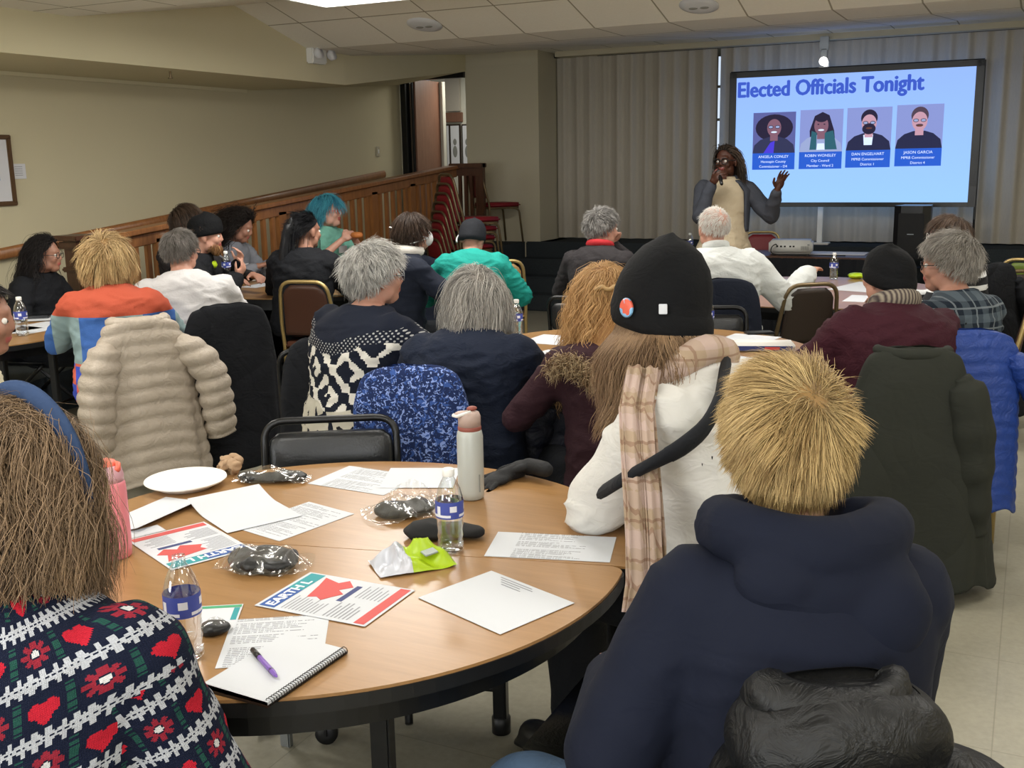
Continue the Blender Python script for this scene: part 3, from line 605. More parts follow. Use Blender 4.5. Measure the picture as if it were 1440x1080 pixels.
# open doorway at the top of the ramp
dr = empty('door_frame', ((XD0+XD1)/2, YF, ZS)); struct(dr); dr.name = 'door_1'
s_ = Sh(); w2 = (XD1-XD0)/2
s_.box((0, -.01, 1.985), (2*w2, .08, .13)); s_.build('door_head', 'black_metal', dr)
s_ = Sh(); s_.box((-w2+.035, -.01, 1.0), (.07, .10, 2.0)); s_.box((-w2+.11, .05, 1.0), (.02, .05, 2.0)); s_.build('door_jamb', 'black_metal', dr)
o_ = np.array([(XD0+XD1)/2, YF, ZS]); h_ = pY(584, 200, YF+.06)-o_; e_ = pY(620, 200, YF+.74)-o_; e2 = pY(626, 200, YF+.70)-o_
def post_(nm, p, q, th, mt): s_ = Sh(); d = np.array([q[0]-p[0], q[1]-p[1]]); s_.box(((p[0]+q[0])/2, (p[1]+q[1])/2, .98), (np.linalg.norm(d), th, 1.93), math.atan2(d[1], d[0]), .004); return s_.build(nm, mt, dr)
d_ = post_('door_leaf', h_, e_, .045, 'door_wood'); post_('door_edge', e_, e2, .05, 'white_paint')
s_ = Sh(); s_.box((e_[0]*.9+h_[0]*.1-.02, e_[1]*.9+h_[1]*.1-.04, 1.04), (.03, .14, .02)); s_.build('door_handle', 'grey_metal', d_)
# corridor behind the doorway
s_ = Sh(); s_.box((XD1-.30, 13.4, 1.9), (2.4, .1, 2.6)); struct(s_.build('wall_corridor', 'white_paint'))
s_ = Sh(); s_.box((XW-.9, 12.6, 1.9), (.1, 1.9, 2.6)); struct(s_.build('wall_corridor_left', 'white_paint'))
s_ = Sh(); s_.box((XW+.5, 12.7, ZS-.05), (3, 2.1, .1)); struct(s_.build('floor_corridor', 'stage_carpet'))
q_ = pY(636, 134, 13.3); s_ = Sh(); s_.box((q_[0], 13.32, q_[2]+.02), (.22, .04, .46)); struct(s_.build('trim_8', 'curtain_fabric'))
l = bpy.data.lights.new('corridor_lamp', 'AREA'); l.size = .5; l.energy = 14; l.color = (1, .97, .88); o = bpy.data.objects.new('corridor_lamp', l); COL.objects.link(o); o.location = (-6.4, 12.5, 2.85)
# stage with carpeted steps
st = Sh(); stp = [(10.86, .18), (11.10, .36), (11.34, .54), (11.58, ZS)]
for i, (y, z) in enumerate(stp): st.box(((-5.45+XR)/2+.02, (y+12.9)/2, z/2-.0), (XR+5.45, 12.9-y, z), bev=.012)
struct(st.build('floor_stage', 'stage_carpet'))
# ramp and landing, part of the building
rp = Sh(); YL = 10.85
def rz_(y): return max(0, min(ZS, ZS-(YL-y)/12.6))
rp.prism([(XW, 1.9), (XS-.05, 1.9), (XS-.05, YL), (XW, YL)], 0, .01); v = rp.V[-4:]; rp.V[-4:] = [(x, y, max(.011, rz_(y))) for x, y, z in v]
rp.box(((XW-5.45)/2, (YL+11.6)/2+.0, ZS/2), (-5.45-XW, 11.6-YL, ZS-.004))
struct(rp.build('floor_ramp', 'stage_carpet'))
# the curtain, hung in soft pleats: two runs that meet at a slit
def curtain(x0, x1, label):
    n = int((x1-x0)/.012); rows = []
    for z in np.linspace(ZS+.015, 2.84, 14):
        row = []
        for i in range(n+1):
            x = x0+(x1-x0)*i/n; ph = x*2*PI/.17; y = YC+.020*math.sin(ph)+.012*math.sin(ph*.37+1+z*.3)+.005*math.sin(ph*2+.5); row.append((x, y, z))
        rows.append(row)
    S = Sh(); S.grid(rows); S.grid([[(p[0], p[1]+.02, p[2]) for p in r[::-1]] for r in rows]); o = S.build('stage_curtain', 'curtain_fabric', smooth=True)
    return tag(o, label, 'curtain', 'stage curtains')
xs = pY(1009, 200, YC)[0]
curtain(XC+.10, xs-.02, 'taupe pleated stage curtain to the left of the bright slit'); curtain(xs+.02, XR-.02, 'grey pleated stage curtain behind the projection screen')
s_ = Sh(); s_.tube([(XC+.08, YC-.02, 2.865), (XR-.05, YC-.02, 2.865)], .022, 8); s_.box((0, YC-.03, 2.85), (9.4, .02, .03)); tag(s_.build('curtain_track', 'black_metal'), 'thin black curtain track along the top of the stage curtains', 'curtain rail')
# bright window slit behind the gap between the curtains
s_ = Sh()
for z0, z1 in ((.78, 2.06), (2.09, 2.42), (2.45, 2.76)): s_.box((xs+.006, YC+.09, (z0+z1)/2), (.07, .01, z1-z0))
k = M('daylight_pane', lin('#b9c6d2'), .4); k.set('Emission Color', lin('#b8c6d6')); k.set('Emission Strength', 1.0); struct(s_.build('window_1', 'daylight_pane'))
for i_, x in enumerate((-4.6, -1.2, 2.2)):  # invented windows behind the camera: glowing panes and frames added for fill light
    s_ = Sh(); s_.box((x, YB+.02, 1.55), (2.0, .02, 1.3)); struct(s_.build('window_%d' % (i_+2), 'daylight_pane')); s_ = Sh()
    for c, d in (((x, YB+.03, 2.22), (2.12, .06, .06)), ((x, YB+.03, .88), (2.12, .06, .06)), ((x-1.03, YB+.03, 1.55), (.06, .06, 1.4)), ((x+1.03, YB+.03, 1.55), (.06, .06, 1.4))): s_.box(c, d)
    struct(s_.build('trim_%d' % (i_+9), 'white_plastic'))
# picture frame, note and switch on the left wall
a = pX(0, 192, XW); b = pX(15, 286, XW); zc, zh = 1.66, .74; yc = pX(14, 240, XW)[1]-.30
a = pX(12, 193, XW); b = pX(14, 286, XW); zt, zb = a[2], b[2]
pf = empty('picture_frame', (XW, yc, (zt+zb)/2), 0, 'dark wood framed print on the cream wall, cut by the left edge of the photo', 'picture frame'); h = zt-zb
s_ = Sh(); 
for c, d in (((.015, 0, h/2), (.03, .64, .035)), ((.015, 0, -h/2), (.03, .64, .035)), ((.015, .30, 0), (.03, .035, h)), ((.015, -.30, 0), (.03, .035, h))): s_.box(c, d, bev=.006)
s_.build('frame', 'frame_oak', pf); s_ = Sh(); s_.box((.008, 0, 0), (.01, .58, h-.02)); s_.build('mat_board', 'mat_white', pf)
s_ = Sh(); s_.box((.014, .02, .05), (.006, .34, h*.5)); s_.build('print', 'button_art', pf)
c = pX(27, 241, XW); s_ = Sh(); s_.box((.004, 0, 0), (.006, .115, .115), bev=.002); o = s_.build('notice', 'mat_white', loc=(XW, c[1], c[2])); tag(o, 'small white notice card on the cream wall beside the framed print', 'notice')
s_ = Sh(); 
for i in range(5): s_.box((.008, -.01, .035-i*.016), (.001, .07, .004))
s_.build('printed_lines', 'grey_ink', o)
c = pX(531, 213, XW); s_ = Sh(); s_.box((.006, 0, 0), (.012, .07, .115), bev=.004); o = s_.build('light_switch', 'column_paint', loc=(XW, c[1], c[2])); tag(o, 'small wall switch plate near the doorway corner', 'switch')
s_ = Sh(); s_.box((.014, 0, 0), (.008, .02, .045)); s_.build('toggle', 'white_plastic', o)
# exit lamp unit on the soffit face
c = pX(440, 79, XS); o = empty('emergency_light', (XS, c[1], c[2]), 0, 'white twin emergency light box mounted on the soffit face', 'emergency light')
s_ = Sh(); s_.box((.04, 0, 0), (.08, .22, .14), bev=.012); s_.build('housing', 'white_plastic', o)
for y in (-.06, .14): s_ = Sh(); s_.lathe([(.02, 0), (.045, .02), (.05, .06), (.0, .066)], (0, 0, 0)); q = s_.build('lamp_head', 'mat_white', o, True, loc=(.07, y, 0)); q.rotation_euler = (0, math.radians(70), 0)
for i in range(4): pass
s_ = Sh(); s_.tube([(0, 0, 0), (0, 0, -.05)], .008); s_.lathe([(.004, -.05), (.02, -.052), (.02, -.056), (.002, -.058)]); c = pz(239, 100, 2.40); tag(s_.build('sprinkler', 'bronze_metal', loc=tuple(c)), 'tiny bronze sprinkler head under the left soffit', 'sprinkler')
# round vents in the sloping ceiling, and the fixtures
def zceil(y): return float(np.interp(y, [p[0] for p in PR], [p[1] for p in PR]))
def onceil(x, y):
    v = ray(x, y)
    for t in np.arange(3, 14, .01):
        p = CAMP+v*t
        if p[2] >= zceil(p[1]): return p
for px, py, lb in ((597, 34, 'round white ceiling vent left of centre, above the column wall'), (983, 7, 'round white ceiling vent above the speaking woman')):
    c = onceil(px, py); sl = math.atan2(zceil(c[1]+.1)-zceil(c[1]-.1), .2)
    o = empty('ceiling_vent', c, 0, lb, 'vent', 'round ceiling vents'); o.rotation_euler = (sl, 0, 0)
    s_ = Sh(); s_.lathe([(.145, 0), (.145, -.008), (.10, -.022), (.0, -.024)], n=36); s_.build('vent_plate', 'paper_white', o, True)
    for sx in (-1, 1): s_ = Sh(); s_.ell((sx*.042, 0, -.024), (.034, .018, .006), None, 8); s_.build('vent_slot', 'print_grey', o, True)
k = M('lamp_diffuser', (1, 1, 1, 1), .5); k.set('Emission Color', (1, .97, .92, 1)); k.set('Emission Strength', 4.0)
for i, (x, y, z, p) in enumerate(LIGHTS):
    o = empty('ceiling_light', (x, y, z), 0, 'recessed fluorescent ceiling light panel' if i else 'bright ceiling light panel at the top edge above the soffit', 'ceiling light', 'ceiling light panels')
    s_ = Sh(); 
    for c, d in (((0, .29, 0), (1.22, .03, .05)), ((0, -.29, 0), (1.22, .03, .05)), ((.6, 0, 0), (.03, .6, .05)), ((-.6, 0, 0), (.03, .6, .05))): s_.box(c, d)
    s_.build('fixture_frame', 'white_plastic', o); s_ = Sh(); s_.box((0, 0, .005), (1.18, .56, .012)); s_.build('diffuser', 'lamp_diffuser', o)
    if z > CZ: s_ = Sh(); s_.box((0, 0, .045), (1.22, .6, .06)); s_.build('fixture_body', 'white_plastic', o)
# ------------------------------------------------------------------ ramp railing
a = pX(108, 338, XS-.02); b = pX(640, 232, XS-.02)
def rtop(y): return a[2]+(b[2]-a[2])*(y-a[1])/(b[1]-a[1])
y0, y1 = a[1], min(b[1], 11.45); X0 = XS-.02
rail = empty('ramp_railing', (X0, y0, 0), 0, 'brown wooden balustrade railing climbing beside the ramp to the doorway', 'railing')
def beam(nm, zo, wd, th, ya=y0, yb=y1):
    s_ = Sh(); P = []
    for y in (ya, yb):
        z = rtop(y)+zo; P.append([(wx, y-y0, z+tz) for wx, tz in ((-wd/2, -th/2), (wd/2, -th/2), (wd/2, th/2), (-wd/2, th/2))])
    s_.grid(P, True, True); o = s_.build(nm, 'rail_wood', rail); bv = o.modifiers.new('b', 'BEVEL'); bv.width = .006; return o
beam('hand_rail', -.02, .14, .04); beam('top_rail', -.09, .05, .09); beam('bottom_rail', -.80, .06, .09)
i = 0; y = y0+.16
while y < y1-.05:
    i += 1; wide = i % 6 == 0; wd = .11 if wide else .045
    s_ = Sh(); zt = rtop(y)-.10; zb = rtop(y)-.80; s_.box((0, 0, (zt+zb)/2), (.05 if wide else .035, wd, zt-zb), bev=.004); s_.build('baluster', 'post_wood', rail, loc=(0, y-y0, 0)); y += .125
s_ = Sh(); zt = rtop(y0)+.02; s_.box((0, 0, zt/2), (.13, .13, zt), bev=.006); s_.box((0, 0, zt+.0), (.24, .24, .035), bev=.008); s_.box((0, 0, zt-.05), (.18, .18, .05), bev=.008); s_.box((0, 0, zt-.22), (.17, .17, .035), bev=.01); s_.build('newel_post', 'dark_wood', rail)
s_ = Sh(); zt = ZS+.93; s_.box((.16, y1-y0, zt-.03), (.42, .14, .05), bev=.006); s_.box((.16, y1-y0, zt-.10), (.38, .04, .09)); s_.box((.16, y1-y0, ZS+.08), (.38, .05, .08)); s_.box((.34, y1-y0, ZS+.46), (.06, .06, .92)); s_.build('landing_rail', 'dark_wood', rail)
for k_ in range(4): s_ = Sh(); s_.box((.06+k_*.075, y1-y0, ZS+.46), (.035, .035, .80)); s_.build('baluster', 'dark_wood', rail)
# the panel of stringer under the railing
s_ = Sh(); P = []
for y in (y0, y1): P.append([(wx, y-y0, z) for wx, z in ((-.03, 0), (.03, 0), (.03, max(.12, rtop(y)-.92)), (-.03, max(.12, rtop(y)-.92)))])
s_.grid(P, True, True); s_.build('kick_board', 'dark_wood', rail)
# wall handrail
h0 = pX(-60, 370, XW+.07); h1 = pX(540, 245, XW+.07)
o = empty('wall_handrail', tuple(h0), 0, 'long round-edged wooden handrail fixed along the cream wall', 'handrail'); d = h1-h0
s_ = Sh(); s_.tube([(0, 0, 0), tuple(d)], .030, 10, flat=1.5); s_.build('grab_rail', 'rail_wood', o, True)
for t in np.linspace(.1, .98, 5): s_ = Sh(); s_.tube([d*t, d*t+np.array([-.035, 0, -.05]), d*t+np.array([-.07, 0, -.05])], .009, 8); s_.build('bracket', 'bronze_metal', o, True)
# corridor pictures
for px_, w_, h_ in ((629, .03, .60), (639, .13, .60), (656, .13, .60)):
    x, _, z = pY(px_, 208, 13.30)
    o = empty('corridor_picture', (x, 13.34, z), 0, 'framed photograph hanging in the corridor beyond the doorway', 'picture', 'pictures in the corridor')
    s_ = Sh(); s_.box((0, 0, 0), (w_+.04, .03, h_+.04), bev=.003); s_.build('frame', 'frame_dark', o); s_ = Sh(); s_.box((0, -.017, 0), (w_, .006, h_)); s_.build('mat_board', 'mat_white', o)
    if w_ > .1: s_ = Sh(); s_.ell((0, -.021, .08), (.028, .002, .045), None, 8); s_.ell((0, -.021, -.05), (.035, .002, .08), None, 8); s_.build('print', 'print_grey', o)
q_ = pY(637, 165, 13.3); s_ = Sh(); s_.box((q_[0], 13.33, q_[2]), (.26, .05, .13), bev=.005); tag(s_.build('wall_plaque', 'door_wood'), 'mauve brown board on the corridor wall above the framed photographs', 'board')
# ------------------------------------------------------------------ projection screen
YSC = 11.72
c = [pY(x, y, YSC) for x, y in ((1021, 104), (1386, 82), (1370, 290), (1029, 292))]
x0, x1 = (c[0][0]+c[3][0])/2, (c[1][0]+c[2][0])/2; z0, z1 = (c[2][2]+c[3][2])/2, (c[0][2]+c[1][2])/2
scr = empty('projection_screen', ((x0+x1)/2, YSC, ZS), 0, 'large black bordered projection screen glowing blue with a slide of four portraits', 'screen')
Wd, Hh = x1-x0, z1-z0; zc = (z0+z1)/2-ZS
def sy(u, v):  # the cloth hangs with a slight belly and creases in its lower right corner
    return .010*math.sin((u+v)*9)*max(0, u*.8-v-.1)+.012*math.cos(u*3)
def spt(u, v, off=0): # u,v in -.5...5
    return ((u*Wd), -off+sy(u, v), zc+v*Hh)
k = M('slide_light', lin('#04060a'), .7); x_, y_, z_ = k.xyz()
k.set('Emission Color', k.mix(((z_-(zc-.6))*.75).clamp(), '#90bdf4', '#8aaaf0')); k.set('Emission Strength', 1.0)
S = Sh(); mg = .028
S.grid([[spt(u, v) for u in np.linspace(-.5+mg, .5-mg, 60)] for v in np.linspace(-.5+mg*1.2, .5-mg*1.5, 36)]); S.grid([[tuple(np.array(spt(u, v))+[0, .004, 0]) for u in np.linspace(.5-mg, -.5+mg, 60)] for v in np.linspace(-.5+mg*1.2, .5-mg*1.5, 36)])
cloth_ = S.build('screen_cloth', 'slide_light', scr, True)
s_ = Sh(); 
def brd(u0, u1, v0, v1): s_.grid([[spt(u, v, .006) for u in np.linspace(u0, u1, 40)] for v in np.linspace(v0, v1, 8)]); s_.grid([[tuple(np.array(spt(u, v))+[0, .012, 0]) for u in np.linspace(u1, u0, 40)] for v in np.linspace(v0, v1, 8)])
brd(-.5, -.5+mg, -.5, .5); brd(.5-mg, .5, -.5, .5); brd(-.5, .5, -.5, -.5+mg*1.2); brd(-.5, .5, .5-mg*1.5, .5); s_.build('border', 'black_vinyl', scr)
s_ = Sh()
for u in (-.5, .5): s_.tube([(u*Wd*1.0, .03, 0), (u*Wd, .03, zc+Hh/2)], .012, 8)
s_.tube([(-Wd/2, .03, zc+Hh/2), (Wd/2, .03, zc+Hh/2)], .012, 8); s_.build('stand_frame', 'black_metal', scr)
for u in (-.5, .5):
    s_ = Sh(); s_.tube([(u*Wd, -.12, .03), (u*Wd, .03, .28)], .01, 8); s_.tube([(u*Wd, .24, .03), (u*Wd, .03, .28)], .01, 8); s_.tube([(u*Wd, -.12, .012), (u*Wd, .24, .012)], .01, 8); s_.build('foot', 'black_metal', scr)
def emat(nm, col, st=1.0):
    k = M(nm, lin('#05060a'), .8); k.set('Emission Color', lin(col)); k.set('Emission Strength', st); return nm
emat('slide_title', '#3a55b8'); emat('slide_panel', '#2456c0'); emat('slide_photo', '#565b94'); emat('slide_photo_light', '#7f8bc4'); emat('slide_white', '#cfe0ff'); emat('slide_dark', '#232644'); emat('slide_jacket', '#2e3150'); emat('slide_face_dark', '#7b5768'); emat('slide_face_light', '#b98fa0'); emat('slide_hair', '#241f36'); emat('slide_teal', '#2a5a68'); emat('slide_hair_brown', '#4b3c4c'); emat('slide_violet', '#4638c8'); emat('slide_grey', '#8f9cc4')
def uv_of(px, py):
    p = pY(px, py, YSC); return ((p[0]-(x0+x1)/2)/Wd, (p[2]-ZS-zc)/Hh)
def slide_shape(nm, pts, mat, off, par=None):
    """flat outline lying on the cloth; pts in u,v"""
    S = Sh(); n = len(pts); c = np.mean(pts, 0); P0 = [spt(c[0], c[1], off)]+[spt(p[0], p[1], off) for p in pts]
    S.add(P0, [(0, i+1, (i+1) % n+1) for i in range(n)]); return S.build(nm, mat, par or scr)
def text_on(nm, body, u, v, size, mat, par, off=.010, bold=.0, align='LEFT', squash=1.0, rot=0):
    cu = bpy.data.curves.new(nm, 'FONT'); cu.body = body; cu.size = size; cu.offset = min(bold, .0015); cu.align_x = align; cu.extrude = .0006; cu.resolution_u = 3
    t = bpy.data.objects.new(nm, cu); COL.objects.link(t); dg = bpy.context.evaluated_depsgraph_get(); me = bpy.data.meshes.new_from_object(t.evaluated_get(dg)); bpy.data.objects.remove(t)
    return me
def text_mesh(nm, body, size, mat, parent, M4, bold=0, align='LEFT', sx=1):
    me = text_on(nm, body, 0, 0, size, mat, None, bold=bold, align=align); 
    if bold > .003:
        bm = bmesh.new(); 
        for dx, dy in ((-1, 0), (1, 0), (0, .8), (0, -.8), (0, 0)):
            k0 = len(bm.verts); bm.from_mesh(me); bm.verts.ensure_lookup_table(); bmesh.ops.translate(bm, vec=(dx*bold, dy*bold*.7, 0), verts=bm.verts[k0:])
        bm.to_mesh(me); bm.free()
    me.transform(M4 @ Matrix.Diagonal((sx, 1, 1, 1))); o = bpy.data.objects.new(nm, me); COL.objects.link(o); me.materials.clear(); me.materials.append(MATS[mat]); o.parent = parent; return o
def scr_text(nm, body, u, v, size, mat, bold=0, align='LEFT', width=None):
    Mx = Matrix.Translation(spt(u, v, .014)) @ Euler((PI/2, 0, 0)).to_matrix().to_4x4(); o = text_mesh(nm, body, size, mat, scr, Mx, bold, align)
    if width:
        xs_ = [v_.co.x for v_ in o.data.vertices]; f = width/(max(xs_)-min(xs_)); c = spt(u, v)[0]
        for v_ in o.data.vertices: v_.co.x = c+(v_.co.x-c)*f
    return o
u0, v0 = uv_of(1037, 136); u1, _ = uv_of(1299, 128)
scr_text('slide_title', 'Elected Officials Tonight', u0, v0-.006, .218, 'slide_title', .008, width=(u1-u0)*Wd)
cards = [((1060, 159), (1117, 238)), ((1126, 155), (1183, 237)), ((1192, 152), (1251, 235)), ((1262, 148), (1323, 233))]
names = [('ANGELA CONLEY', 'Hennepin County', 'Commissioner - D4'), ('ROBIN WONSLEY', 'City Council', 'Member - Ward 2'), ('DAN ENGELHART', 'MPRB Commissioner', 'District 1'), ('JASON GARCIA', 'MPRB Commissioner', 'District 4')]
looks = [('slide_face_dark', 'slide_hair', 'afro', 'slide_jacket', 'slide_photo'), ('slide_face_dark', 'slide_hair', 'long', 'slide_grey', 'slide_photo_light'), ('slide_face_light', 'slide_hair', 'beard', 'slide_dark', 'slide_photo_light'), ('slide_face_light', 'slide_hair_brown', 'short', 'slide_dark', 'slide_photo_light')]
for (pa, pb), nm3, (fc, hc, st_, jk, bg) in zip(cards, names, looks):
    ua, va = uv_of(*pa); ub, vb = uv_of(*pb); cw = ub-ua; ch = va-vb; vs = vb+ch*.29; cu_ = (ua+ub)/2; R_ = Hh/Wd
    card = slide_shape('portrait_card', [(ua, vs), (ub, vs), (ub, va), (ua, va)], bg, .0145)
    slide_shape('caption_panel', [(ua, vb), (ub, vb), (ub, vs), (ua, vs)], 'slide_panel', .0145, card)
    L = lambda pts: [(cu_+a_*cw, vs+(va-vs)*b_) for a_, b_ in pts]
    el = lambda cx_, cy_, rx, ry, n=24, a0=0, a1=2*PI: L([(cx_+rx*math.cos(t), cy_+ry*math.sin(t)) for t in np.linspace(a0, a1, n, endpoint=False)])
    S_ = lambda n_, p_, m_, o_: slide_shape(n_, p_, m_, .0145+o_, card)
    if st_ == 'afro': S_('printed_hair', el(.0, .62, .44, .33), hc, .001)
    if st_ == 'long': S_('printed_hair', L([(-.24, .1), (-.27, .5), (-.16, .85), (.02, .94), (.18, .86), (.3, .5), (.36, .05)]), hc, .001)
    S_('printed_jacket', L([(-.5, 0), (.5, 0), (.46, .2), (.3, .34), (.12, .40), (-.12, .40), (-.32, .33), (-.46, .2)]), jk, .0015)
    if st_ == 'long': S_('printed_hair', L([(.1, .05), (.08, .45), (.28, .5), (.38, .05)]), 'slide_teal', .002); S_('printed_hair', L([(-.1, .05), (-.1, .45), (-.22, .5), (-.26, .05)]), 'slide_teal', .002); S_('printed_shirt', L([(-.1, 0), (.1, 0), (.08, .2), (-.08, .2)]), 'slide_white', .0018)
    if st_ == 'afro': S_('printed_shirt', L([(-.24, 0), (.0, 0), (.02, .3), (-.08, .26)]), 'slide_violet', .0018)
    if st_ == 'beard': S_('printed_shirt', L([(-.10, .12), (.08, .12), (.10, .36), (-.12, .36)]), 'slide_white', .0018)
    S_('printed_neck', L([(-.09, .30), (.09, .30), (.09, .5), (-.09, .5)]), fc, .002)
    if st_ in ('short', 'beard'): S_('printed_hair', el(0, .75, .185, .20), hc, .0022)
    S_('printed_face', el(0, .62, .165, .215), fc, .0025)
    if st_ == 'long': S_('printed_hair', el(0, .80, .15, .10), hc, .0028)
    if st_ == 'beard': S_('printed_beard', el(0, .50, .15, .13), hc, .003)
    if st_ == 'short': S_('printed_mouth', el(0, .53, .08, .03), hc, .003)
    S_('printed_smile', el(.0, .515, .07, .022), 'slide_white' if st_ in ('afro', 'long') else 'lip_pink', .0035)
    for sx in (-1, 1):
        g_ = slide_shape('printed_glasses', el(sx*.08, .64, .062, .042), hc, .0182, card) if st_ != 'long' else S_('printed_eye', el(sx*.07, .65, .022, .014), hc, .0035)
        if st_ != 'long': slide_shape('printed_lens', el(sx*.08, .64, .048, .028), 'slide_grey', .0188, card)
    for j, tx in enumerate(nm3): 
        Mx = Matrix.Translation(spt(cu_, vb+ch*(.205-.085*j), .0165)) @ Euler((PI/2, 0, 0)).to_matrix().to_4x4(); o = text_mesh('caption_text', tx, (.040 if j == 0 else .037), 'slide_white', card, Mx, 0, 'CENTER')
# white floor stand behind the screen and the lit clamp above it
c = pY(1155, 300, 11.95); o = empty('pole_stand', (c[0], 11.90, ZS), 0, 'white upright pole standing behind the middle of the projection screen', 'pole')
s_ = Sh(); s_.box((0, 0, .95), (.055, .045, 1.9), bev=.006); s_.build('pole', 'white_plastic', o); s_ = Sh(); s_.box((0, -.03, .01), (.22, .16, .02), bev=.005); s_.build('base_plate', 'white_plastic', o)
c = pY(1159, 78, 11.85); o = empty('spot_lamp', (c[0], 11.85, c[2]), 0, 'small lit white lamp on a hanging bracket above the projection screen', 'lamp')
s_ = Sh(); s_.box((0, 0, .12), (.09, .05, .14), bev=.006); s_.box((0, 0, .02), (.06, .05, .10), bev=.006); s_.build('bracket', 'grey_metal', o)
k = M('lamp_glow', (1, 1, 1, 1), .4); k.set('Emission Color', (1, .97, .9, 1)); k.set('Emission Strength', 3.0)
s_ = Sh(); s_.ell((0, -.03, -.06), (.045, .045, .045), None, 8); s_.build('bulb', 'lamp_glow', o, True)
# ------------------------------------------------------------------ tables
def half_top(side, R, off, ang, z=.74, gap=.0015):
    pts = []; rc = .045
    # half disc with rounded corners at the seam
    for t in np.linspace(.055, PI-.055, 56): pts.append((R*math.cos(t), R*math.sin(t)))
    P = fillet([(R*.9985-.0, gap, 0)]+[(x, y, 0) for x, y in pts]+[(-R*.9985, gap, 0)], .0, 2, True) if 0 else None
    c0 = [(R-.012-.018*(1-math.cos(t)), gap+.035*(1-math.sin(t))) for t in np.linspace(PI/2, 0, 6)]
    c0 = [(R-.035+.034*math.cos(t), gap+.035+.035*math.sin(t)) for t in np.linspace(-PI/2, .0, 6)]
    c1 = [(-x, y) for x, y in c0][::-1]
    poly = c0+[p for p in pts if p[1] > .05]+c1; 
    if side < 0: poly = [(-x, -y) for x, y in poly]
    ca, sa = math.cos(ang), math.sin(ang); return [(ca*(x+off)-sa*y, sa*(x+off)+ca*y) for x, y in poly]
def table(cx, cy, R, ang, label, group=None, split=True, offs=(0, 0), legs=.55, lr=.66):
    o = empty('round_table', (cx, cy, 0), 0, label, 'table', group)
    for sd, of in ((1, offs[0]), (-1, offs[1])):
        poly = half_top(sd, R, of, ang); S = Sh(); S.prism(poly, .728, .74); t = S.build('tabletop', 'table_oak', o)
        S = Sh(); c = np.mean(poly, 0); S.prism([tuple(c+(np.array(p)-c)*1.006) for p in poly], .706, .7335); S.build('edge_band', 'black_rubber', t)
        S = Sh(); S.prism([tuple(c+(np.array(p)-c)*.93) for p in poly], .655, .706); S.build('apron', 'black_metal', t)
    if legs:
        for a in (ang+legs, ang+PI-legs, ang+PI+legs, ang-legs):
            x, y = math.cos(a)*R*lr, math.sin(a)*R*lr; S = Sh(); S.box((x, y, .335), (.04, .04, .66), ang, .004); l = S.build('leg', 'black_metal', o)
            S = Sh(); S.lathe([(.012, -.03), (.028, -.028), (.028, .02), (.015, .03)], (x, y, .03)); S.build('foot_cap', 'black_rubber', l, True)
        for sd in (1, -1):
            p = [np.array([math.cos(a), math.sin(a), 0])*R*lr+np.array([0, 0, .14]) for a in ((ang+legs, ang+PI-legs) if sd > 0 else (ang+PI+legs, ang-legs))]; S = Sh(); S.tube(p, .012, 8); S.build('stretcher', 'black_metal', o)
    return o
table(-1.51, 2.03, .765, math.radians(13), 'round oak table made of two halves with a black rim, nearest the camera', None, True, (0.012, -.028), 1.0, .76)
table(-1.672, 4.824, .865, math.radians(10), 'round oak table in the middle of the room holding a white packet', None)
table(-5.65, 4.15, .765, math.radians(20), 'round oak table cut by the left edge of the photo', None)
table(-5.08, 6.76, .80, math.radians(0), 'round table by the wooden ramp railing, crowded with plates', None)
table(-1.35, 7.55, .915, math.radians(5), 'round table in front of the projector table, beside the white shirt', None)
table(-4.35, 7.85, .55, math.radians(0), 'round table beyond the teal jumper, mostly hidden', None)
# skirted table for the projector
p0 = pz(938, 362, .74); p1 = pz(1240, 356, .74); yA = 10.12; xA, xB = -3.30, -1.05
o = empty('skirted_table', ((xA+xB)/2, yA+.33, 0), 0, 'long table with a black pleated skirt in front of the stage', 'table'); w_ = xB-xA
S = Sh(); S.box((0, 0, .728), (w_, .66, .024), bev=.006); S.build('tabletop', 'dark_wood', o)
S = Sh(); rows = []
for z in np.linspace(.02, .725, 6): rows.append([(x*1.0, -.335-.012*math.sin(x*60)*(1.2-z), z) for x in np.linspace(-w_/2, w_/2, 220)]+[(w_/2+.012*math.sin(y*60)*(1.2-z), y, z) for y in np.linspace(-.33, .33, 40)])
S.grid(rows); S.grid([[(x_*.998, y_+.004, z_) for x_, y_, z_ in r[::-1]] for r in rows]); S.build('table_skirt', 'charcoal', o, True)
for sx in (-1, 1):
    for sy_ in (-1, 1): S = Sh(); S.box((sx*(w_/2-.08), sy_*.26, .36), (.035, .035, .72)); S.build('leg', 'black_metal', o)
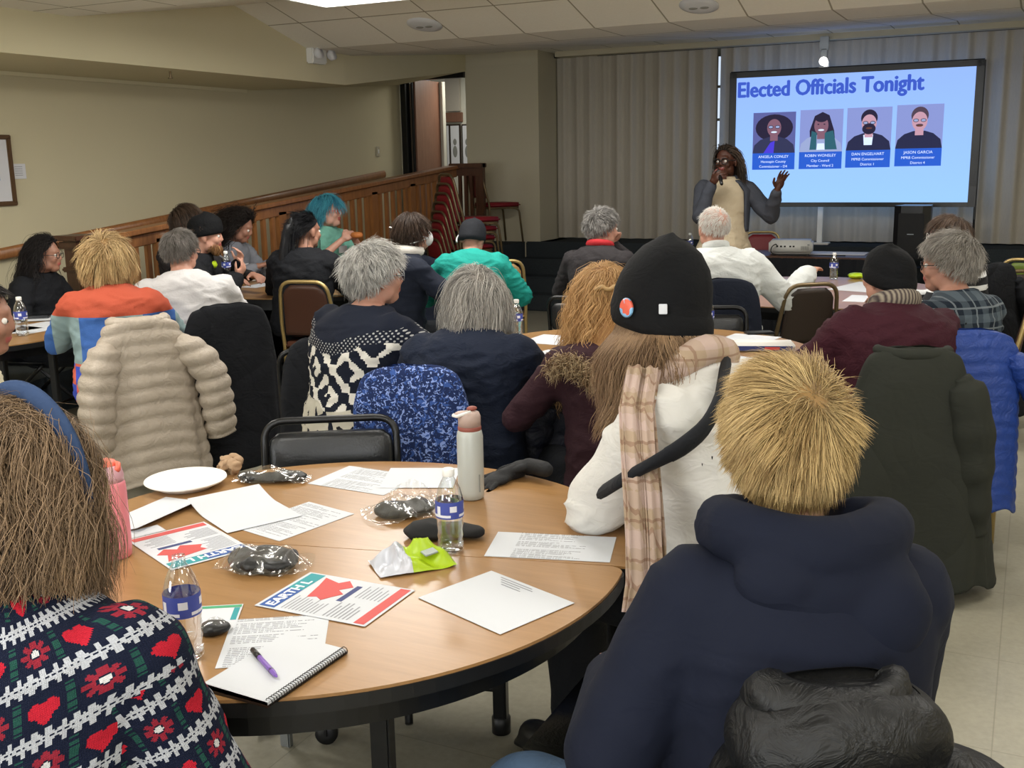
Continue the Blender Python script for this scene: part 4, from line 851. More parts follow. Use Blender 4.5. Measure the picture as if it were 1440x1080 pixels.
# ------------------------------------------------------------------ chairs
def banquet(loc, rz, label, frame='gold_metal', pad_='brown_vinyl', group=None):
    o = empty('banquet_chair', loc, rz, label, 'chair', group)
    S = Sh(); pts = [(-.205, -.20, .02), (-.205, -.20, .46), (-.20, -.24, .60), (-.165, -.30, .90), (.165, -.30, .90), (.20, -.24, .60), (.205, -.20, .46), (.205, -.20, .02)]
    S.tube(fillet(pts, .09, 7), .013, 8); S.build('back_frame', frame, o, True)
    S = Sh(); rows = []
    for t in np.linspace(0, 1, 12):
        z = .53+.345*t; y = -.225-.068*t; hw = .178-.028*t-(.0 if t < .8 else ((t-.8)/.2)**2*.055); rows.append([(hw*math.copysign(abs(math.cos(a))**.5, math.cos(a)), y+.022*math.sin(a)*(1-.3*t), z) for a in np.linspace(0, 2*PI, 24, endpoint=False)])
    S.grid(rows, True, True); S.build('backrest', pad_, o, True)
    S = Sh(); S.box((0, .0, .445), (.43, .42, .055), bev=.022); S.build('seat', pad_, o, True)
    S = Sh(); S.tube(fillet([(-.20, -.20, .415), (-.20, .19, .415), (.20, .19, .415), (.20, -.20, .415)], .05, 5, True), .012, 8, True); S.build('seat_frame', frame, o, True)
    for sx in (-1, 1): S = Sh(); S.tube(fillet([(sx*.20, .05, .415), (sx*.20, .185, .40), (sx*.215, .225, .01)], .05, 5), .012, 8); S.build('leg', frame, o, True)
    return o
def folding(loc, rz, label, h=.80, wd=.43, group=None, lean=.0):
    o = empty('folding_chair', loc, rz, label, 'chair', group); x = wd/2
    S = Sh(); S.tube(fillet([(-x, -.20, .42), (-x, -.235, h-.2), (-x, -.27, h), (x, -.27, h), (x, -.235, h-.2), (x, -.20, .42)], .07, 7), .0125, 8); S.build('back_frame', 'black_metal', o, True)
    S = Sh(); rows = []
    for t in np.linspace(0, 1, 10):
        z = h-.225+.185*t; y = -.238-.026*t; e = .012*math.sin(PI*t)+.016; hw = x-.012-(abs(t-.5)*2)**6*.03; rows.append([(hw*math.copysign(abs(math.cos(a))**.35, math.cos(a)), y+e*math.sin(a), z) for a in np.linspace(0, 2*PI, 28, endpoint=False)])
    S.grid(rows, True, True); S.build('backrest', 'black_vinyl', o, True)
    S = Sh(); S.box((0, .0, .445), (.40, .40, .05), bev=.02); S.build('seat', 'black_vinyl', o, True)
    for sx in (-1, 1):
        S = Sh(); S.tube(fillet([(sx*x, -.20, .43), (sx*x, -.16, .36), (sx*(x+.005), .24, .01)], .06, 5), .0125, 8); S.build('leg', 'black_metal', o, True)
        S = Sh(); S.tube(fillet([(sx*(x-.03), .18, .43), (sx*(x-.03), .10, .36), (sx*(x-.03), -.30, .01)], .06, 5), .0125, 8); S.build('leg', 'black_metal', o, True)
    S = Sh(); S.tube([(-x, .14, .13), (x, .14, .13)], .009, 8); S.build('stretcher', 'black_metal', o, True)
    return o
def at_back(px, py, z, rz, kind_y=-.30):
    """chair origin so that its backrest top middle stands under pixel px, py at height z"""
    p = pz(px, py, z); return (p[0]+kind_y*math.sin(rz)*1.0, p[1]-kind_y*math.cos(rz), 0)
def coat(parent_pos, rz, label, mat, cat='coat', name='coat', zt=.93, hem=.28, wt=.20, wb=.30, dt=.05, db=.13, y0=-.275, quilt=0, qa=.012, fold=.05, sleeves=((1, .35), (1, .35)), seed=0, collar=.0, slv_w=.062, top=.8, group=None, xs_=0.0, lean=0.0, lining=None):
    zt += .032; o = empty(name, parent_pos, rz, label, cat, group); S = Sh(); rows = []; n = 72; H = zt-hem
    ts = np.concatenate([np.linspace(0, .12, 10), np.linspace(.14, 1, 60)])
    for t in ts:
        z = zt-H*t; sh_ = min(1, (t/.14))**.5 if t < .14 else 1; 
        hw = (wt*(.72+.28*sh_) if t < .14 else wt+(wb-wt)*((t-.14)/.86)**top); hd = (dt*(.35+.65*sh_) if t < .14 else dt+(db-dt)*((t-.14)/.86))
        zz = z
        if quilt: q = abs(math.sin(PI*(t*H+.02)/quilt))**.6*qa
        else: q = 0
        row = []
        for a in np.linspace(0, 2*PI, n, endpoint=False):
            f = fold*min(1, t*1.2)*(math.sin(a*5+seed+t*1.5)*.55+math.sin(a*9+seed*2+t*2.2)*.3+math.sin(a*3-seed)*.5)
            ww = (1+f); e = .62
            x = hw*ww*math.copysign(abs(math.cos(a))**e, math.cos(a)); y = hd*(1+f*2.2)*math.copysign(abs(math.sin(a))**e, math.sin(a))
            nx, ny = math.cos(a), math.sin(a); zoff = -.05*abs(math.cos(a))**2*(1-t)*(.5 if t < .3 else .3)+.02*math.sin(a*4+seed)*t
            row.append((x+nx*q+xs_*t, y0+y+ny*q+lean*t, zz+zoff))
        rows.append(row)
    S.grid(rows, True, False); S.F.append(tuple(range(n))[::-1]); S.MI.append(0)
    inner = [[(p[0]*.96, (p[1]-y0)*.92+y0, p[2]) for p in r] for r in rows[::-1]]; b = len(S.V); 
    S.V += [tuple(p) for r in inner for p in r]; m_ = len(inner)
    for j in range(m_-1):
        for i in range(n): S.F.append((b+j*n+i, b+j*n+(i+1) % n, b+(j+1)*n+(i+1) % n, b+(j+1)*n+i)); S.MI.append(0)
    k_ = (len(rows)-1)*n
    for i in range(n): S.F.append((k_+i, k_+(i+1) % n, b+(i+1) % n, b+i)); S.MI.append(0)
    def ps(co, nn): return co+nn*(ridge(co*np.array([1.4, 1.4, .7]), 9, seed)[:, None]*(.008 if not quilt else .003))
    S.build('coat_body', mat, o, True, post=ps)
    for i, sx in enumerate((-1, 1)):
        if not sleeves[i]: continue
        spread_, len_ = sleeves[i][0], sleeves[i][1]; S = Sh(); rows = []; zs0 = zt-.10
        for t in np.linspace(0, 1, 54):
            z = zs0-len_*1.0*t*1.6 if 0 else zs0-t*len_; cx = sx*(wt*.80+spread_*.09*min(1, t*2.5)**.7+spread_*.05*t); cy = y0-.04-.03*math.sin(t*PI)+.01*math.sin(seed+t*5)
            r = slv_w*(.75+.45*min(1, t*5)-.25*t); q = abs(math.sin(PI*t*len_/quilt))**.6*qa*1.3 if quilt else .004*math.sin(t*26+seed)
            if t < .04: r *= .6
            rows.append([(cx+(r+q)*math.cos(a)*.95, cy+(r*.8+q)*math.sin(a)*(1+.1*math.sin(3*a+seed)), z+.012*math.cos(a)*sx) for a in np.linspace(0, 2*PI, 28, endpoint=False)])
        S.grid(rows, True, True); S.build('sleeve', mat, o, True, post=lambda co, nn: co+nn*ridge(co, 16, seed)[:, None]*.003)
    if collar:
        S = Sh(); S.tube([(wt*.62*math.cos(t), y0+.03+.055*math.sin(t), zt-.02+collar*.3*math.sin(t)) for t in np.linspace(PI*.98, 2.02*PI, 20)], collar, 12); S.build('collar', mat, o, True, post=lambda co, nn: co+nn*ridge(co, 18, 1)[:, None]*.006)
    return o
F_ = face
# folding chair tucked under the near table, backrest towards the people beyond it
c = pd(456, 600, 3.24); folding((c[0], c[1], 0), F_(180+6), 'empty black padded folding chair tucked at the far side of the nearest table', h=.84)
rz = F_(64); c = pd(902, 950, 2.30); folding((c[0], c[1], 0), rz, 'black folding chair under the woman in the tall black beanie', h=.80)
rz = F_(176); c = pd(1003, 440, 5.68); folding((c[0], c[1], 0), rz, 'empty black folding chair with a navy jacket behind it at the middle table', h=.84)
rz = F_(-14); banquet(at_back(425, 390, .93, rz), rz, 'brown padded banquet chair with gold frame behind the person with the black ponytail')
rz = F_(14); banquet(at_back(1143, 400, .90, rz), rz, 'dark brown banquet chair in front of the maroon jumper, its seat towards the projector table', 'bronze_metal', 'dark_brown_vinyl')
rz = F_(12); banquet(at_back(706, 367, .90, rz), rz, 'tan banquet chair carrying the person in the teal jumper', 'gold_metal', 'tan_vinyl')
c = pd(508, 318, 8.9); banquet((c[0], c[1]+.2, 0), F_(172), 'empty red banquet chair beside the wooden railing', 'bronze_metal', 'red_vinyl')
c = pd(405, 318, 9.0); banquet((c[0], c[1]+.1, 0), F_(168), 'empty red banquet chair at the ramp side of the crowded table', 'bronze_metal', 'red_vinyl')
c = pz(1083, 322, .90); banquet((-2.42, 11.02-.35+.1, 0), F_(170), 'red banquet chair with pale gold frame behind the projector table', 'gold_metal', 'red_vinyl')
c = pd(1440, 340, 7.9); banquet((c[0]+.05, c[1], 0), F_(-28), 'green padded banquet chair cut by the right edge of the photo', 'gold_metal', 'green_vinyl')
c = pd(1386, 345, 6.9); banquet((c[0], c[1]+.3, 0), F_(10), 'dark banquet chair standing behind the grey haired person in plaid', 'bronze_metal', 'dark_brown_vinyl')
# two stacks of red chairs by the railing
c0 = pd(668, 290, 11.0)
for i in range(8):
    z = i*.092; rz = F_(-62); banquet((-5.13+.045*i*.0+ -.030*i*math.sin(0), 9.75-.0*i, z) if 0 else (c0[0]+.028*i-.12, c0[1]-.006*i-.15, z), rz, 'red banquet chair at the very top of the tall stack by the railing' if i == 7 else 'red banquet chair in the tall stack by the railing, below the top one', 'bronze_metal', 'red_vinyl', 'stacked red chairs by the railing')
c1 = pY(695, 300, 11.25); banquet((c1[0]+.02, 11.28, ZS), F_(-62), 'red banquet chair standing on the landing against the cream column wall', 'bronze_metal', 'red_vinyl')
# ------------------------------------------------------------------ chairs with coats
def coated(px, py, zt, phi, lab_chair, kind, **kw):
    rz = F_(phi); loc = at_back(px, py, zt, rz, -.275)
    (banquet if kind == 'b' else folding)(loc, rz, lab_chair, **({'h': min(zt-.03, .84)} if kind == 'f' else {})); return loc, rz
l, r = coated(197, 456, .93, 35, 'chair under the cream quilted coat', 'b'); coat(l, r, 'cream quilted puffer coat hung over a chair behind the colourful jumper', 'cream_puffer', name='puffer_coat', hem=.17, wt=.20, wb=.27, quilt=.072, qa=.014, fold=.08, sleeves=((.8, .58), (1.3, .52)), seed=1.2, collar=.03, slv_w=.07, dt=.06)
l, r = coated(320, 436, .93, 25, 'chair under the long black coat', 'b'); coat(l, r, 'long black wool coat over a chair behind the white long-sleeved top', 'black_coat', hem=.10, wt=.22, wb=.27, fold=.06, sleeves=(None, None), seed=.4)
l, r = coated(458, 482, .86, 10, 'folding chair under the woman in the patterned nordic jumper', 'f'); coat(l, r, 'black coat on the chair of the person in the black and white patterned jumper', 'black_coat', zt=.86, hem=.16, wt=.19, wb=.25, fold=.06, sleeves=(None, None), seed=2.4)
l, r = coated(577, 531, .93, -5, 'chair under the blue floral jacket', 'b'); coat(l, r, 'blue floral print jacket over the chair in front of the navy shirt', 'floral_cloth', name='jacket', cat='jacket', zt=.94, hem=.18, wt=.20, wb=.25, fold=.05, sleeves=(None, None), seed=3.1)
l, r = coated(815, 545, .80, 5, 'folding chair behind the curly haired person', 'f'); coat(l, r, 'shiny navy puffer jacket with fur trimmed hood on the curly haired person\'s chair', 'navy_puffer', name='puffer_jacket', cat='jacket', zt=.84, hem=.12, wt=.17, wb=.23, quilt=.085, qa=.012, fold=.07, sleeves=((.7, .45), None), seed=4.0, collar=.02)
l, r = coated(1286, 500, .93, -8, 'chair under the dark olive coat', 'b'); coat(l, r, 'long dark olive coat hanging to the floor behind the maroon jumper', 'olive_coat', hem=.06, wt=.20, wb=.33, top=.75, dt=.06, db=.16, fold=.10, sleeves=(None, (.5, .60)), seed=5.2, slv_w=.07, collar=.02)
l, r = coated(1356, 474, .93, 0, 'chair under the bright blue quilted jacket', 'b'); coat(l, r, 'bright blue quilted down jacket over the chair of the grey haired person in plaid', 'blue_puffer', name='puffer_jacket', cat='jacket', hem=.22, wt=.23, wb=.24, quilt=.052, qa=.007, fold=.03, sleeves=(None, (1.6, .62)), seed=6.1, slv_w=.072)
l, r = coated(588, 365, .93, -30, 'chair of the person wearing the white face mask', 'b'); coat(l, r, 'dark navy coat over the chair of the person in the white face mask', 'navy_coat', hem=.12, wt=.22, wb=.30, fold=.06, sleeves=(None, (.9, .5)), seed=7.0)
l, r = coated(1018, 402, .93, 6, 'chair under the man in the white dress shirt', 'b'); coat(l, r, 'navy jacket over the chair back of the man in the white shirt', 'navy_coat', name='jacket', cat='jacket', zt=.94, hem=.25, wt=.21, wb=.26, fold=.05, sleeves=(None, None), seed=8.0)
l, r = coated(1398, 385, .95, 25, 'chair under the black coat at the right edge', 'b'); coat(l, r, 'black coat over a chair to the right of the grey haired person in plaid', 'black_coat', zt=.98, hem=.10, wt=.19, wb=.26, fold=.06, sleeves=(None, (.9, .6)), seed=9.0)
# plain chairs of people whose chairs barely show
def under(P, label, kind='b', back=.06):
    r = P['root']; rz = r.rotation_euler[2]; loc = (r.location[0]+math.sin(rz)*back, r.location[1]-math.cos(rz)*back, 0); return (banquet if kind == 'b' else folding)(loc, rz, label, **({} if kind == 'b' else {'h': .80}))
# ------------------------------------------------------------------ the people
SC_ = []
def HF(*calls, shell=None, tail=None):
    """hair from one or more strand calls joined into one mesh"""
    def f(root, Mh, sc):
        S = Sh(); cols = []
        if shell is not None: scalp(S, cols, Mh, sc, **shell)
        if tail:
            b = len(S.V); S.tube([xf(Mh, np.array(p)*sc) for p in tail[0]], [r*sc for r in tail[1]], 14); cols.append(np.repeat(np.array([lin(tail[2])[:3]]), len(S.V)-b, 0)); rs = np.random.RandomState(4); P_ = [np.array(p, float) for p in tail[0]]
            for i in range(tail[3] if len(tail) > 3 else 0):
                a = rs.uniform(0, 6.28); q = np.array((math.cos(a), math.sin(a)*.8, 0)); ph = rs.uniform(0, 6.28); k1 = rs.uniform(.95, 1.15); b = len(S.V); S.tube([xf(Mh, (p+q*(r*k1+.004*math.sin(ph+j))+np.array([0, 0, rs.normal()*.006]))*sc) for j, (p, r) in enumerate(zip(fillet(P_, .04, 3), np.interp(np.linspace(0, 1, len(fillet(P_, .04, 3))), np.linspace(0, 1, len(tail[1])), tail[1])))], .0018, 3); cols.append(np.repeat(np.array([lin(calls[0]['tints'][i % 2])[:3]])*rs.uniform(.7, 1), len(S.V)-b, 0))
        for c in calls:
            kw = dict(c); strands(S, cols, kw.pop('n'), kw.pop('L'), kw.pop('crown', (0, -.35, .9)), Mh, sc, **kw)
        build_hair(S, cols, root)
    return f
BACK = [((0, -.03, -.30), (.215, .135, .17))]
SHORT = [0, .5, 1.0, 1.5, 2.1, 3.15], [.78, .82, 1.1, 1.45, 1.95, 2.12]
BOBL = [0, .5, 1.0, 1.5, 2.1, 3.15], [.80, .9, 1.35, 1.9, 2.15, 2.25]
def short(n, t, L=.05, seed=1, w=.0022, lift=.25, curl=0, tint='#3a3028', layer=.10, spread=.6, crown=(0, -.55, .8), line=SHORT, grav=2.2, K=7, clump=.5, rootdark=.75, cf=60, **k): return HF(dict(n=n, L=L, seed=seed, w=w, lift=lift, curl=curl, line=line, tints=t, layer=layer, spread=spread, crown=crown, grav=grav, K=K, clump=clump, rootdark=rootdark, cf=cf, **k), shell=dict(line=line, tint=tint, r=1.03))
PE = {}
# near left, fair isle jumper and headband
def h1(root, Mh, sc):
    S = Sh(); cols = []; scalp(S, cols, Mh, sc, line=BOBL, tint='#3a2c22', r=1.04)
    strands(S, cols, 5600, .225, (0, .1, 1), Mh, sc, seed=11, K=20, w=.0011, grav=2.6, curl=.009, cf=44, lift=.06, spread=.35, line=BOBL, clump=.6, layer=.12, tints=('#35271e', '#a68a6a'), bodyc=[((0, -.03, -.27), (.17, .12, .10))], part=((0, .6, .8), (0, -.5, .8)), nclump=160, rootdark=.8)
    strands(S, cols, 420, .24, (0, .1, 1), Mh, sc, seed=12, K=16, w=.0007, grav=3.0, curl=.012, cf=55, lift=.1, spread=.8, line=BOBL, clump=.3, layer=.16, tints=('#5b4635', '#b09476'), part=((0, .6, .8), (0, -.5, .8)))
    build_hair(S, cols, root)
PE[1] = person('person in a navy fair isle jumper with red hearts and a blue headband', pd(6, 540, 1.52)[:2], 1.325, -6, head=(-28, -8, 0), lean=8, arms=[(-.16, .34, .70), (.14, .30, .66)], poles=[(-.8, -.2, -.7), (.55, -.3, -.8)], w=1.08, fat=1.06, shirt='fair_isle', hairf=h1, uv=True, topname='jumper', cvox=.007, wr=.006, wf=8, pad=.02, headsc=1.06)
Mh = PE[1]['Mh']; S = Sh(); S.tube([xf(Mh, (.107*math.cos(t), .022-.020*math.sin(t), .022+.116*math.sin(t))) for t in np.linspace(-.25, PI+.25, 40)], .019, 12, flat=.35, up=(0, 1, 0)); S.build('headband', 'band_blue', PE[1]['root'], True)
glasses(PE[1], 'gold_metal')
# near right, blond in a navy hooded top
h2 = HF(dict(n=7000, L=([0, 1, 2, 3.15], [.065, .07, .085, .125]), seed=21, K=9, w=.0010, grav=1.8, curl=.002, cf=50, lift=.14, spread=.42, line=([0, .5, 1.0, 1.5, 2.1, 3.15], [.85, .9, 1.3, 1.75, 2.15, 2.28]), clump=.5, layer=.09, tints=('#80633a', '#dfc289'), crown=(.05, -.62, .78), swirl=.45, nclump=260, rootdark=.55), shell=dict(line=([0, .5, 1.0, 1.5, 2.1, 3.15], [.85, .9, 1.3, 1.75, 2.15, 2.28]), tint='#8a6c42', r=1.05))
PE[2] = person('person with short tousled blond hair in a navy hooded sweatshirt', pd(1107, 500, 1.76)[:2], 1.325, 16, head=(-14, 6, 0), lean=14, side=3, headoff=(0, 0, .045), arms=[(-.16, .34, .70), (.10, .34, .70)], poles=[(-.6, -.2, -.9), (.6, -.3, -.9)], w=1.0, fat=1.08, shirt='navy_fleece', pants='jeans', hairf=h2, topname='hooded_top', cvox=.010, wr=.007, wf=5, pad=.030, headsc=1.0, legs=[(-.34, .34, .50), (-.06, .46, .50)], twist=-10)
P = PE[2]; U = P['U']; S = Sh()   # hood lying on the shoulders
S.tube([xf(U, (.125*math.cos(t)*(1.1 if math.sin(t) < 0 else .8), -.015+.12*math.sin(t), 1.028+.02*math.cos(t*2)-.012*math.sin(t))) for t in np.linspace(0, 2*PI, 30, endpoint=False)], .043, 14, True, flat=1.25)
S.ell(xf(U, (.02, -.115, .965)), (.135, .058, .085), np.array(U.to_3x3()), 12); S.ell(xf(U, (.08, -.130, .93)), (.080, .052, .080), np.array(U.to_3x3()), 12); S.ell(xf(U, (-.06, -.12, .98)), (.08, .05, .06), np.array(U.to_3x3()), 12)
S.ell(xf(U, (0, -.07, .985)), (.12, .07, .045), np.array(U.to_3x3()), 12); S.build('hood', 'navy_fleece', P['root'], remesh=.008, relax=5, post=lambda co, nn: co+nn*(ridge(co, 9, 2)*.006+wn(co, 7, 1)*.006)[:, None])
# tall black beanie, white sweatshirt, plaid scarf
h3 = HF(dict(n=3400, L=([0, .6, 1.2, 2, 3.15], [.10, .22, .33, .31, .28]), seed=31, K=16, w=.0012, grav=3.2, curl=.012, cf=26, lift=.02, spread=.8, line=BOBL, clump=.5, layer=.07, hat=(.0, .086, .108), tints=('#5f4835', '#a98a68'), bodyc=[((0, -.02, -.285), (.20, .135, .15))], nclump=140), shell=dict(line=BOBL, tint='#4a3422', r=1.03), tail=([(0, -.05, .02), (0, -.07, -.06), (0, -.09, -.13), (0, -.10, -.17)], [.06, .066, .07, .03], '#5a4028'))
PE[3] = person('person in a tall black beanie with long light brown hair and a white sweatshirt', pd(925, 372, 2.68)[:2], 1.375, 48, head=(-4, -4, 4), lean=22, arms=[(.08, .34, .79), (.12, .30, .79)], poles=[(-1, .1, -.55), (.7, .0, -.8)], w=1.02, fat=1.1, shirt='white_sweat', hairf=h3, topname='sweatshirt', cvox=.009, wr=.016, wf=6, pad=.03)
P = PE[3]; bo = beanie(P, h=.135, slouch=(.0, -.055), r=1.20, zc=-.005)
Mh = P['Mh']
def on_beanie(nm, a, z, r_, mat, sq=False):
    S = Sh(); c = np.array((.079*1.30*math.cos(a), -.012+.099*1.27*math.sin(a), z)); R = Euler((0, PI/2, a)).to_matrix(); Rw = np.array((Mh.to_3x3() @ R))
    if sq: S.box((0, 0, 0), (r_*1.2, r_, .003), bev=.001)
    else: S.lathe([(.001, .004), (r_*.8, .004), (r_, 0), (.001, -.002)], n=28)
    V = np.array(S.V)@Rw.T+np.array(xf(Mh, c)); S.V = [tuple(v) for v in V]; return S.build(nm, mat, bo, not sq)
on_beanie('badge', 3.02, .046, .022, 'badge_face'); on_beanie('brand_tab', 3.74, .044, .018, 'paper_white', True)
U = P['U']; S = Sh()      # scarf: loop round the neck and two tails down the back
S.tube([xf(U, (.092*math.cos(t), -.005+.090*math.sin(t), 1.035-.02*math.sin(t)+.01*math.cos(3*t))) for t in np.linspace(0, 2*PI, 26, endpoint=False)], .028, 12, True, flat=1.2)
R1 = pd(895, 545, 2.48); 
def loc_of(P, wp): return np.array(P['root'].matrix_world.inverted() @ Vector(wp))
bpy.context.view_layer.update()
pts = [loc_of(P, pd(x, y, d)) for x, y, d in ((905, 520, 2.50), (896, 575, 2.42), (900, 640, 2.35), (905, 700, 2.31), (908, 760, 2.27), (910, 820, 2.24), (905, 862, 2.22))]
for off, wdt in ((-.014, .021), (.015, .019)):
    rows = []
    for i, p in enumerate(pts):
        t = nrm(pts[min(i+1, 6)]-pts[max(i-1, 0)]); sx_ = loc_of(P, pd(905, 600, 2.4)+CR*1.0)-loc_of(P, pd(905, 600, 2.4)); sx_ = nrm(sx_); nn = np.cross(sx_, t); W_ = wdt*(1+.12*i/6)
        rows.append([p+sx_*(off+W_*math.cos(a)*(1+.1*math.sin(a*5)))+nn*(.013*math.sin(a)+.005*math.cos(a*6+off*50)) for a in np.linspace(0, 2*PI, 24, endpoint=False)])
    S.grid(rows, True, True)
S.build('scarf', 'plaid_scarf', P['root'], True, post=lambda co, nn: co+nn*ridge(co*np.array([2, 2, .5]), 16)[:, None]*.004)
pts = [loc_of(P, pd(x, y, d)) for x, y, d in ((1020, 515, 2.55), (1012, 565, 2.38), (990, 605, 2.31), (955, 632, 2.28), (925, 648, 2.29), (885, 668, 2.35), (850, 690, 2.50))]
S = Sh(); S.tube(fillet(pts, .05, 4), .024, 10, flat=.5, up=(0, 1, .3)); S.build('bag_strap', 'charcoal', P['root'], True)
# curly half-up hair, dark maroon
h4 = HF(dict(n=1700, L=([0, .6, 1.2, 2, 3.15], [.15, .34, .42, .42, .42]), seed=41, K=18, w=.0018, grav=3.4, curl=.012, cf=75, lift=.15, spread=.7, line=BOBL, clump=.45, layer=.22, tints=('#9a6e3e', '#dcb27c'), bodyc=[((0, -.02, -.285), (.17, .14, .15))], nclump=170), shell=dict(line=BOBL, tint='#7a5630', r=1.05), tail=([(0, -.06, .04), (0, -.09, -.06), (0, -.13, -.16), (0, -.155, -.28), (0, -.15, -.34)], [.06, .07, .08, .085, .04], '#8a6236'))
PE[4] = person('person with long curly blond hair tied half up, in a dark maroon top', pd(848, 385, 3.72)[:2], 1.30, 16, head=(-8, 0, 0), lean=10, shirt='maroon_dark', hairf=h4)
S = Sh(); S.tube([xf(PE[4]['Mh'], (.05*math.cos(t), -.115-.015*math.sin(t), .055+.006*math.sin(t*6))) for t in np.linspace(0, PI, 12)], .008, 8); S.build('braid', 'tan_vinyl', PE[4]['root'], True)
h5 = HF(dict(n=1900, L=([0, .6, 1.2, 2, 3.15], [.16, .2, .24, .24, .23]), seed=51, K=12, w=.0019, grav=3.0, curl=.007, cf=40, lift=.15, spread=.55, line=BOBL, clump=.55, layer=.26, tints=('#77726c', '#cdc8bf'), part=((0, .6, .8), (0, -.2, 1)), nclump=130, zcut=-.175, rootdark=.7, bodyc=[((0, -.02, -.30), (.22, .13, .13))]), shell=dict(line=BOBL, tint='#6a645d', r=1.06))
PE[5] = person('person with a shoulder-length grey bob in a dark navy shirt seen from behind', pd(668, 373, 4.05)[:2], 1.265, -14, head=(4, 4, 0), lean=12, w=1.08, fat=1.12, shirt='navy_shirt', hairf=h5, pad=.026, wr=.013)
h6 = short(2200, ('#7d7a76', '#d8d5ce'), .075, 61, .0017, .22, .006, '#75716b', .30, .7, line=([0, .5, 1.0, 1.5, 2.1, 3.15], [.85, .9, 1.2, 1.5, 2.1, 2.25]), K=9, cf=60)
PE[6] = person('person with fluffy short grey hair in a black and white nordic jumper', pd(528, 350, 4.35)[:2], 1.335, -42, head=(-26, -2, 0), lean=6, w=1.1, fat=1.25, shirt='nordic_knit', hairf=h6, topname='jumper', pad=.024, arms=[(-.05, .38, .80), (.20, .40, .80)]); glasses(PE[6], 'grey_metal')
h7 = short(900, ('#2c211b', '#4d3b2e'), .11, 71, .0024, .1, 0, '#2a1f19', .12, .3, line=BOBL, crown=(0, -.1, 1), K=8)
PE[7] = person('person with brown hair wearing a white face mask and dark coat', pd(580, 298, 6.85)[:2], 1.35, -58, head=(-14, 4, 0), lean=6, shirt='navy_coat', hairf=h7)
def mask(P):
    Mh, sc = P['Mh'], P['sc']; S = Sh(); S.ell(xf(Mh, np.array((0, .078, -.045))*sc), np.array((.046, .040, .048))*sc, np.array(Mh.to_3x3()), 12); S.build('face_mask', 'mask_white', P['root'], True)
    for up_, zb in ((1, .045), (-1, -.075)):
        S = Sh(); S.tube([xf(Mh, np.array(((.050+.062*min(1, t*2.2)) * math.cos((t-.0)*PI/2), .075-.215*t, -.04+(zb+.04)*t))*sc*np.array([sx, 1, 1])) for sx, ts in ((1, np.linspace(0, 1, 12)), (-1, np.linspace(1, 0, 12)[1:])) for t in ts], .004, 6); S.build('mask_strap', 'mask_white', P['root'], True)
mask(PE[7])
S = Sh(); S.tube([xf(PE[7]['U'], (.075*math.cos(t), .0+.075*math.sin(t), 1.04)) for t in np.linspace(0, 2*PI, 22, endpoint=False)], .030, 10, True); S.build('scarf', 'scarf_white', PE[7]['root'], True, post=lambda co, nn: co+nn*ridge(co, 22)[:, None]*.008)
PE[8] = person('person in a teal jumper and dark knit cap bent over a table', pd(664, 308, 7.35)[:2], 1.275, -4, head=(-12, -26, 0), lean=20, w=1.0, shirt='teal_knit', hairf=None, pad=.03, wr=.014, wf=9, topname='jumper'); beanie(PE[8], 'charcoal', h=.085, r=1.12, slouch=(0, -.01), cuff=False, zc=-.03)
S = Sh(); S.tube([xf(PE[8]['Mh'], (.055*math.cos(t)-.03, -.085-.02*math.cos(t), -.045+.045*math.sin(t))) for t in np.linspace(.6, PI+.4, 14)], .006, 6); S.build('mask_strap', 'mask_white', PE[8]['root'], True)
h9 = HF(dict(n=1200, L=.15, seed=91, K=10, w=.0024, grav=2.4, curl=.004, cf=40, lift=.2, spread=.5, line=BOBL, clump=.5, layer=.22, tints=('#1f5f7d', '#58b6c9'), part=((0, .8, .6), (0, -.2, 1))), shell=dict(line=BOBL, tint='#1d506a', r=1.05))
PE[9] = person('person with short blue hair and glasses eating a sandwich in a mint shirt', pd(460, 275, 9.2)[:2], 1.395, -128, head=(26, 0, 0), lean=4, skin='skin_pale', shirt='mint_shirt', headsc=1.08, hairf=h9, sleeve=.62, arms=[(-.06, .30, .93), (.08, .30, .93)], hands=[((.5, .3, .3), (0, .6, .6)), ((-.5, .3, .3), (0, .6, .6))], curls=(.8, .8)); glasses(PE[9], 'red_ink')
h10 = HF(dict(n=700, L=.13, seed=101, K=8, w=.0028, grav=0.5, lift=.0, spread=.2, line=SHORT, clump=.4, layer=.05, tints=('#08080b', '#1a1b20'), crown=(0, .9, .35)), dict(n=700, L=.55, seed=102, K=12, w=.0032, grav=4, lift=.4, spread=.5, line=([0, 2.6, 2.9, 3.15], [.0, .0, 1.25, 1.3]), clump=.5, layer=.3, tints=('#08080b', '#1b1c22'), crown=(0, -.5, .9), bodyc=[((0, -.02, -.30), (.19, .14, .17))]), shell=dict(line=SHORT, tint='#0a0a0d', r=1.04), tail=([(0, -.10, .055), (0, -.155, .03), (0, -.175, -.08), (0, -.185, -.22), (0, -.18, -.38), (0, -.17, -.46)], [.018, .026, .034, .042, .038, .010], '#0b0b0f', 260))
PE[10] = person('person with a long black ponytail and black jacket seen from behind', pd(430, 300, 7.5)[:2], 1.325, -14, head=(-28, -4, 0), lean=8, skin='skin_tan', shirt='black_jacket', hairf=h10, pad=.03, fat=1.1)
S = Sh(); S.ell(xf(PE[10]['Mh'], (0, -.125, .045)), (.022, .028, .05), None, 8); S.build('hair_clip', 'black_vinyl', PE[10]['root'], True)
h11 = HF(dict(n=1500, L=([0, .6, 1.2, 2, 3.15], [.08, .16, .32, .32, .30]), seed=111, K=14, w=.0028, grav=2.6, curl=.012, cf=70, lift=.4, spread=.9, line=BOBL, clump=.5, layer=.45, tints=('#0d0a09', '#2b221e'), crown=(0, .95, .4)), shell=dict(line=BOBL, tint='#0c0908', r=1.08))
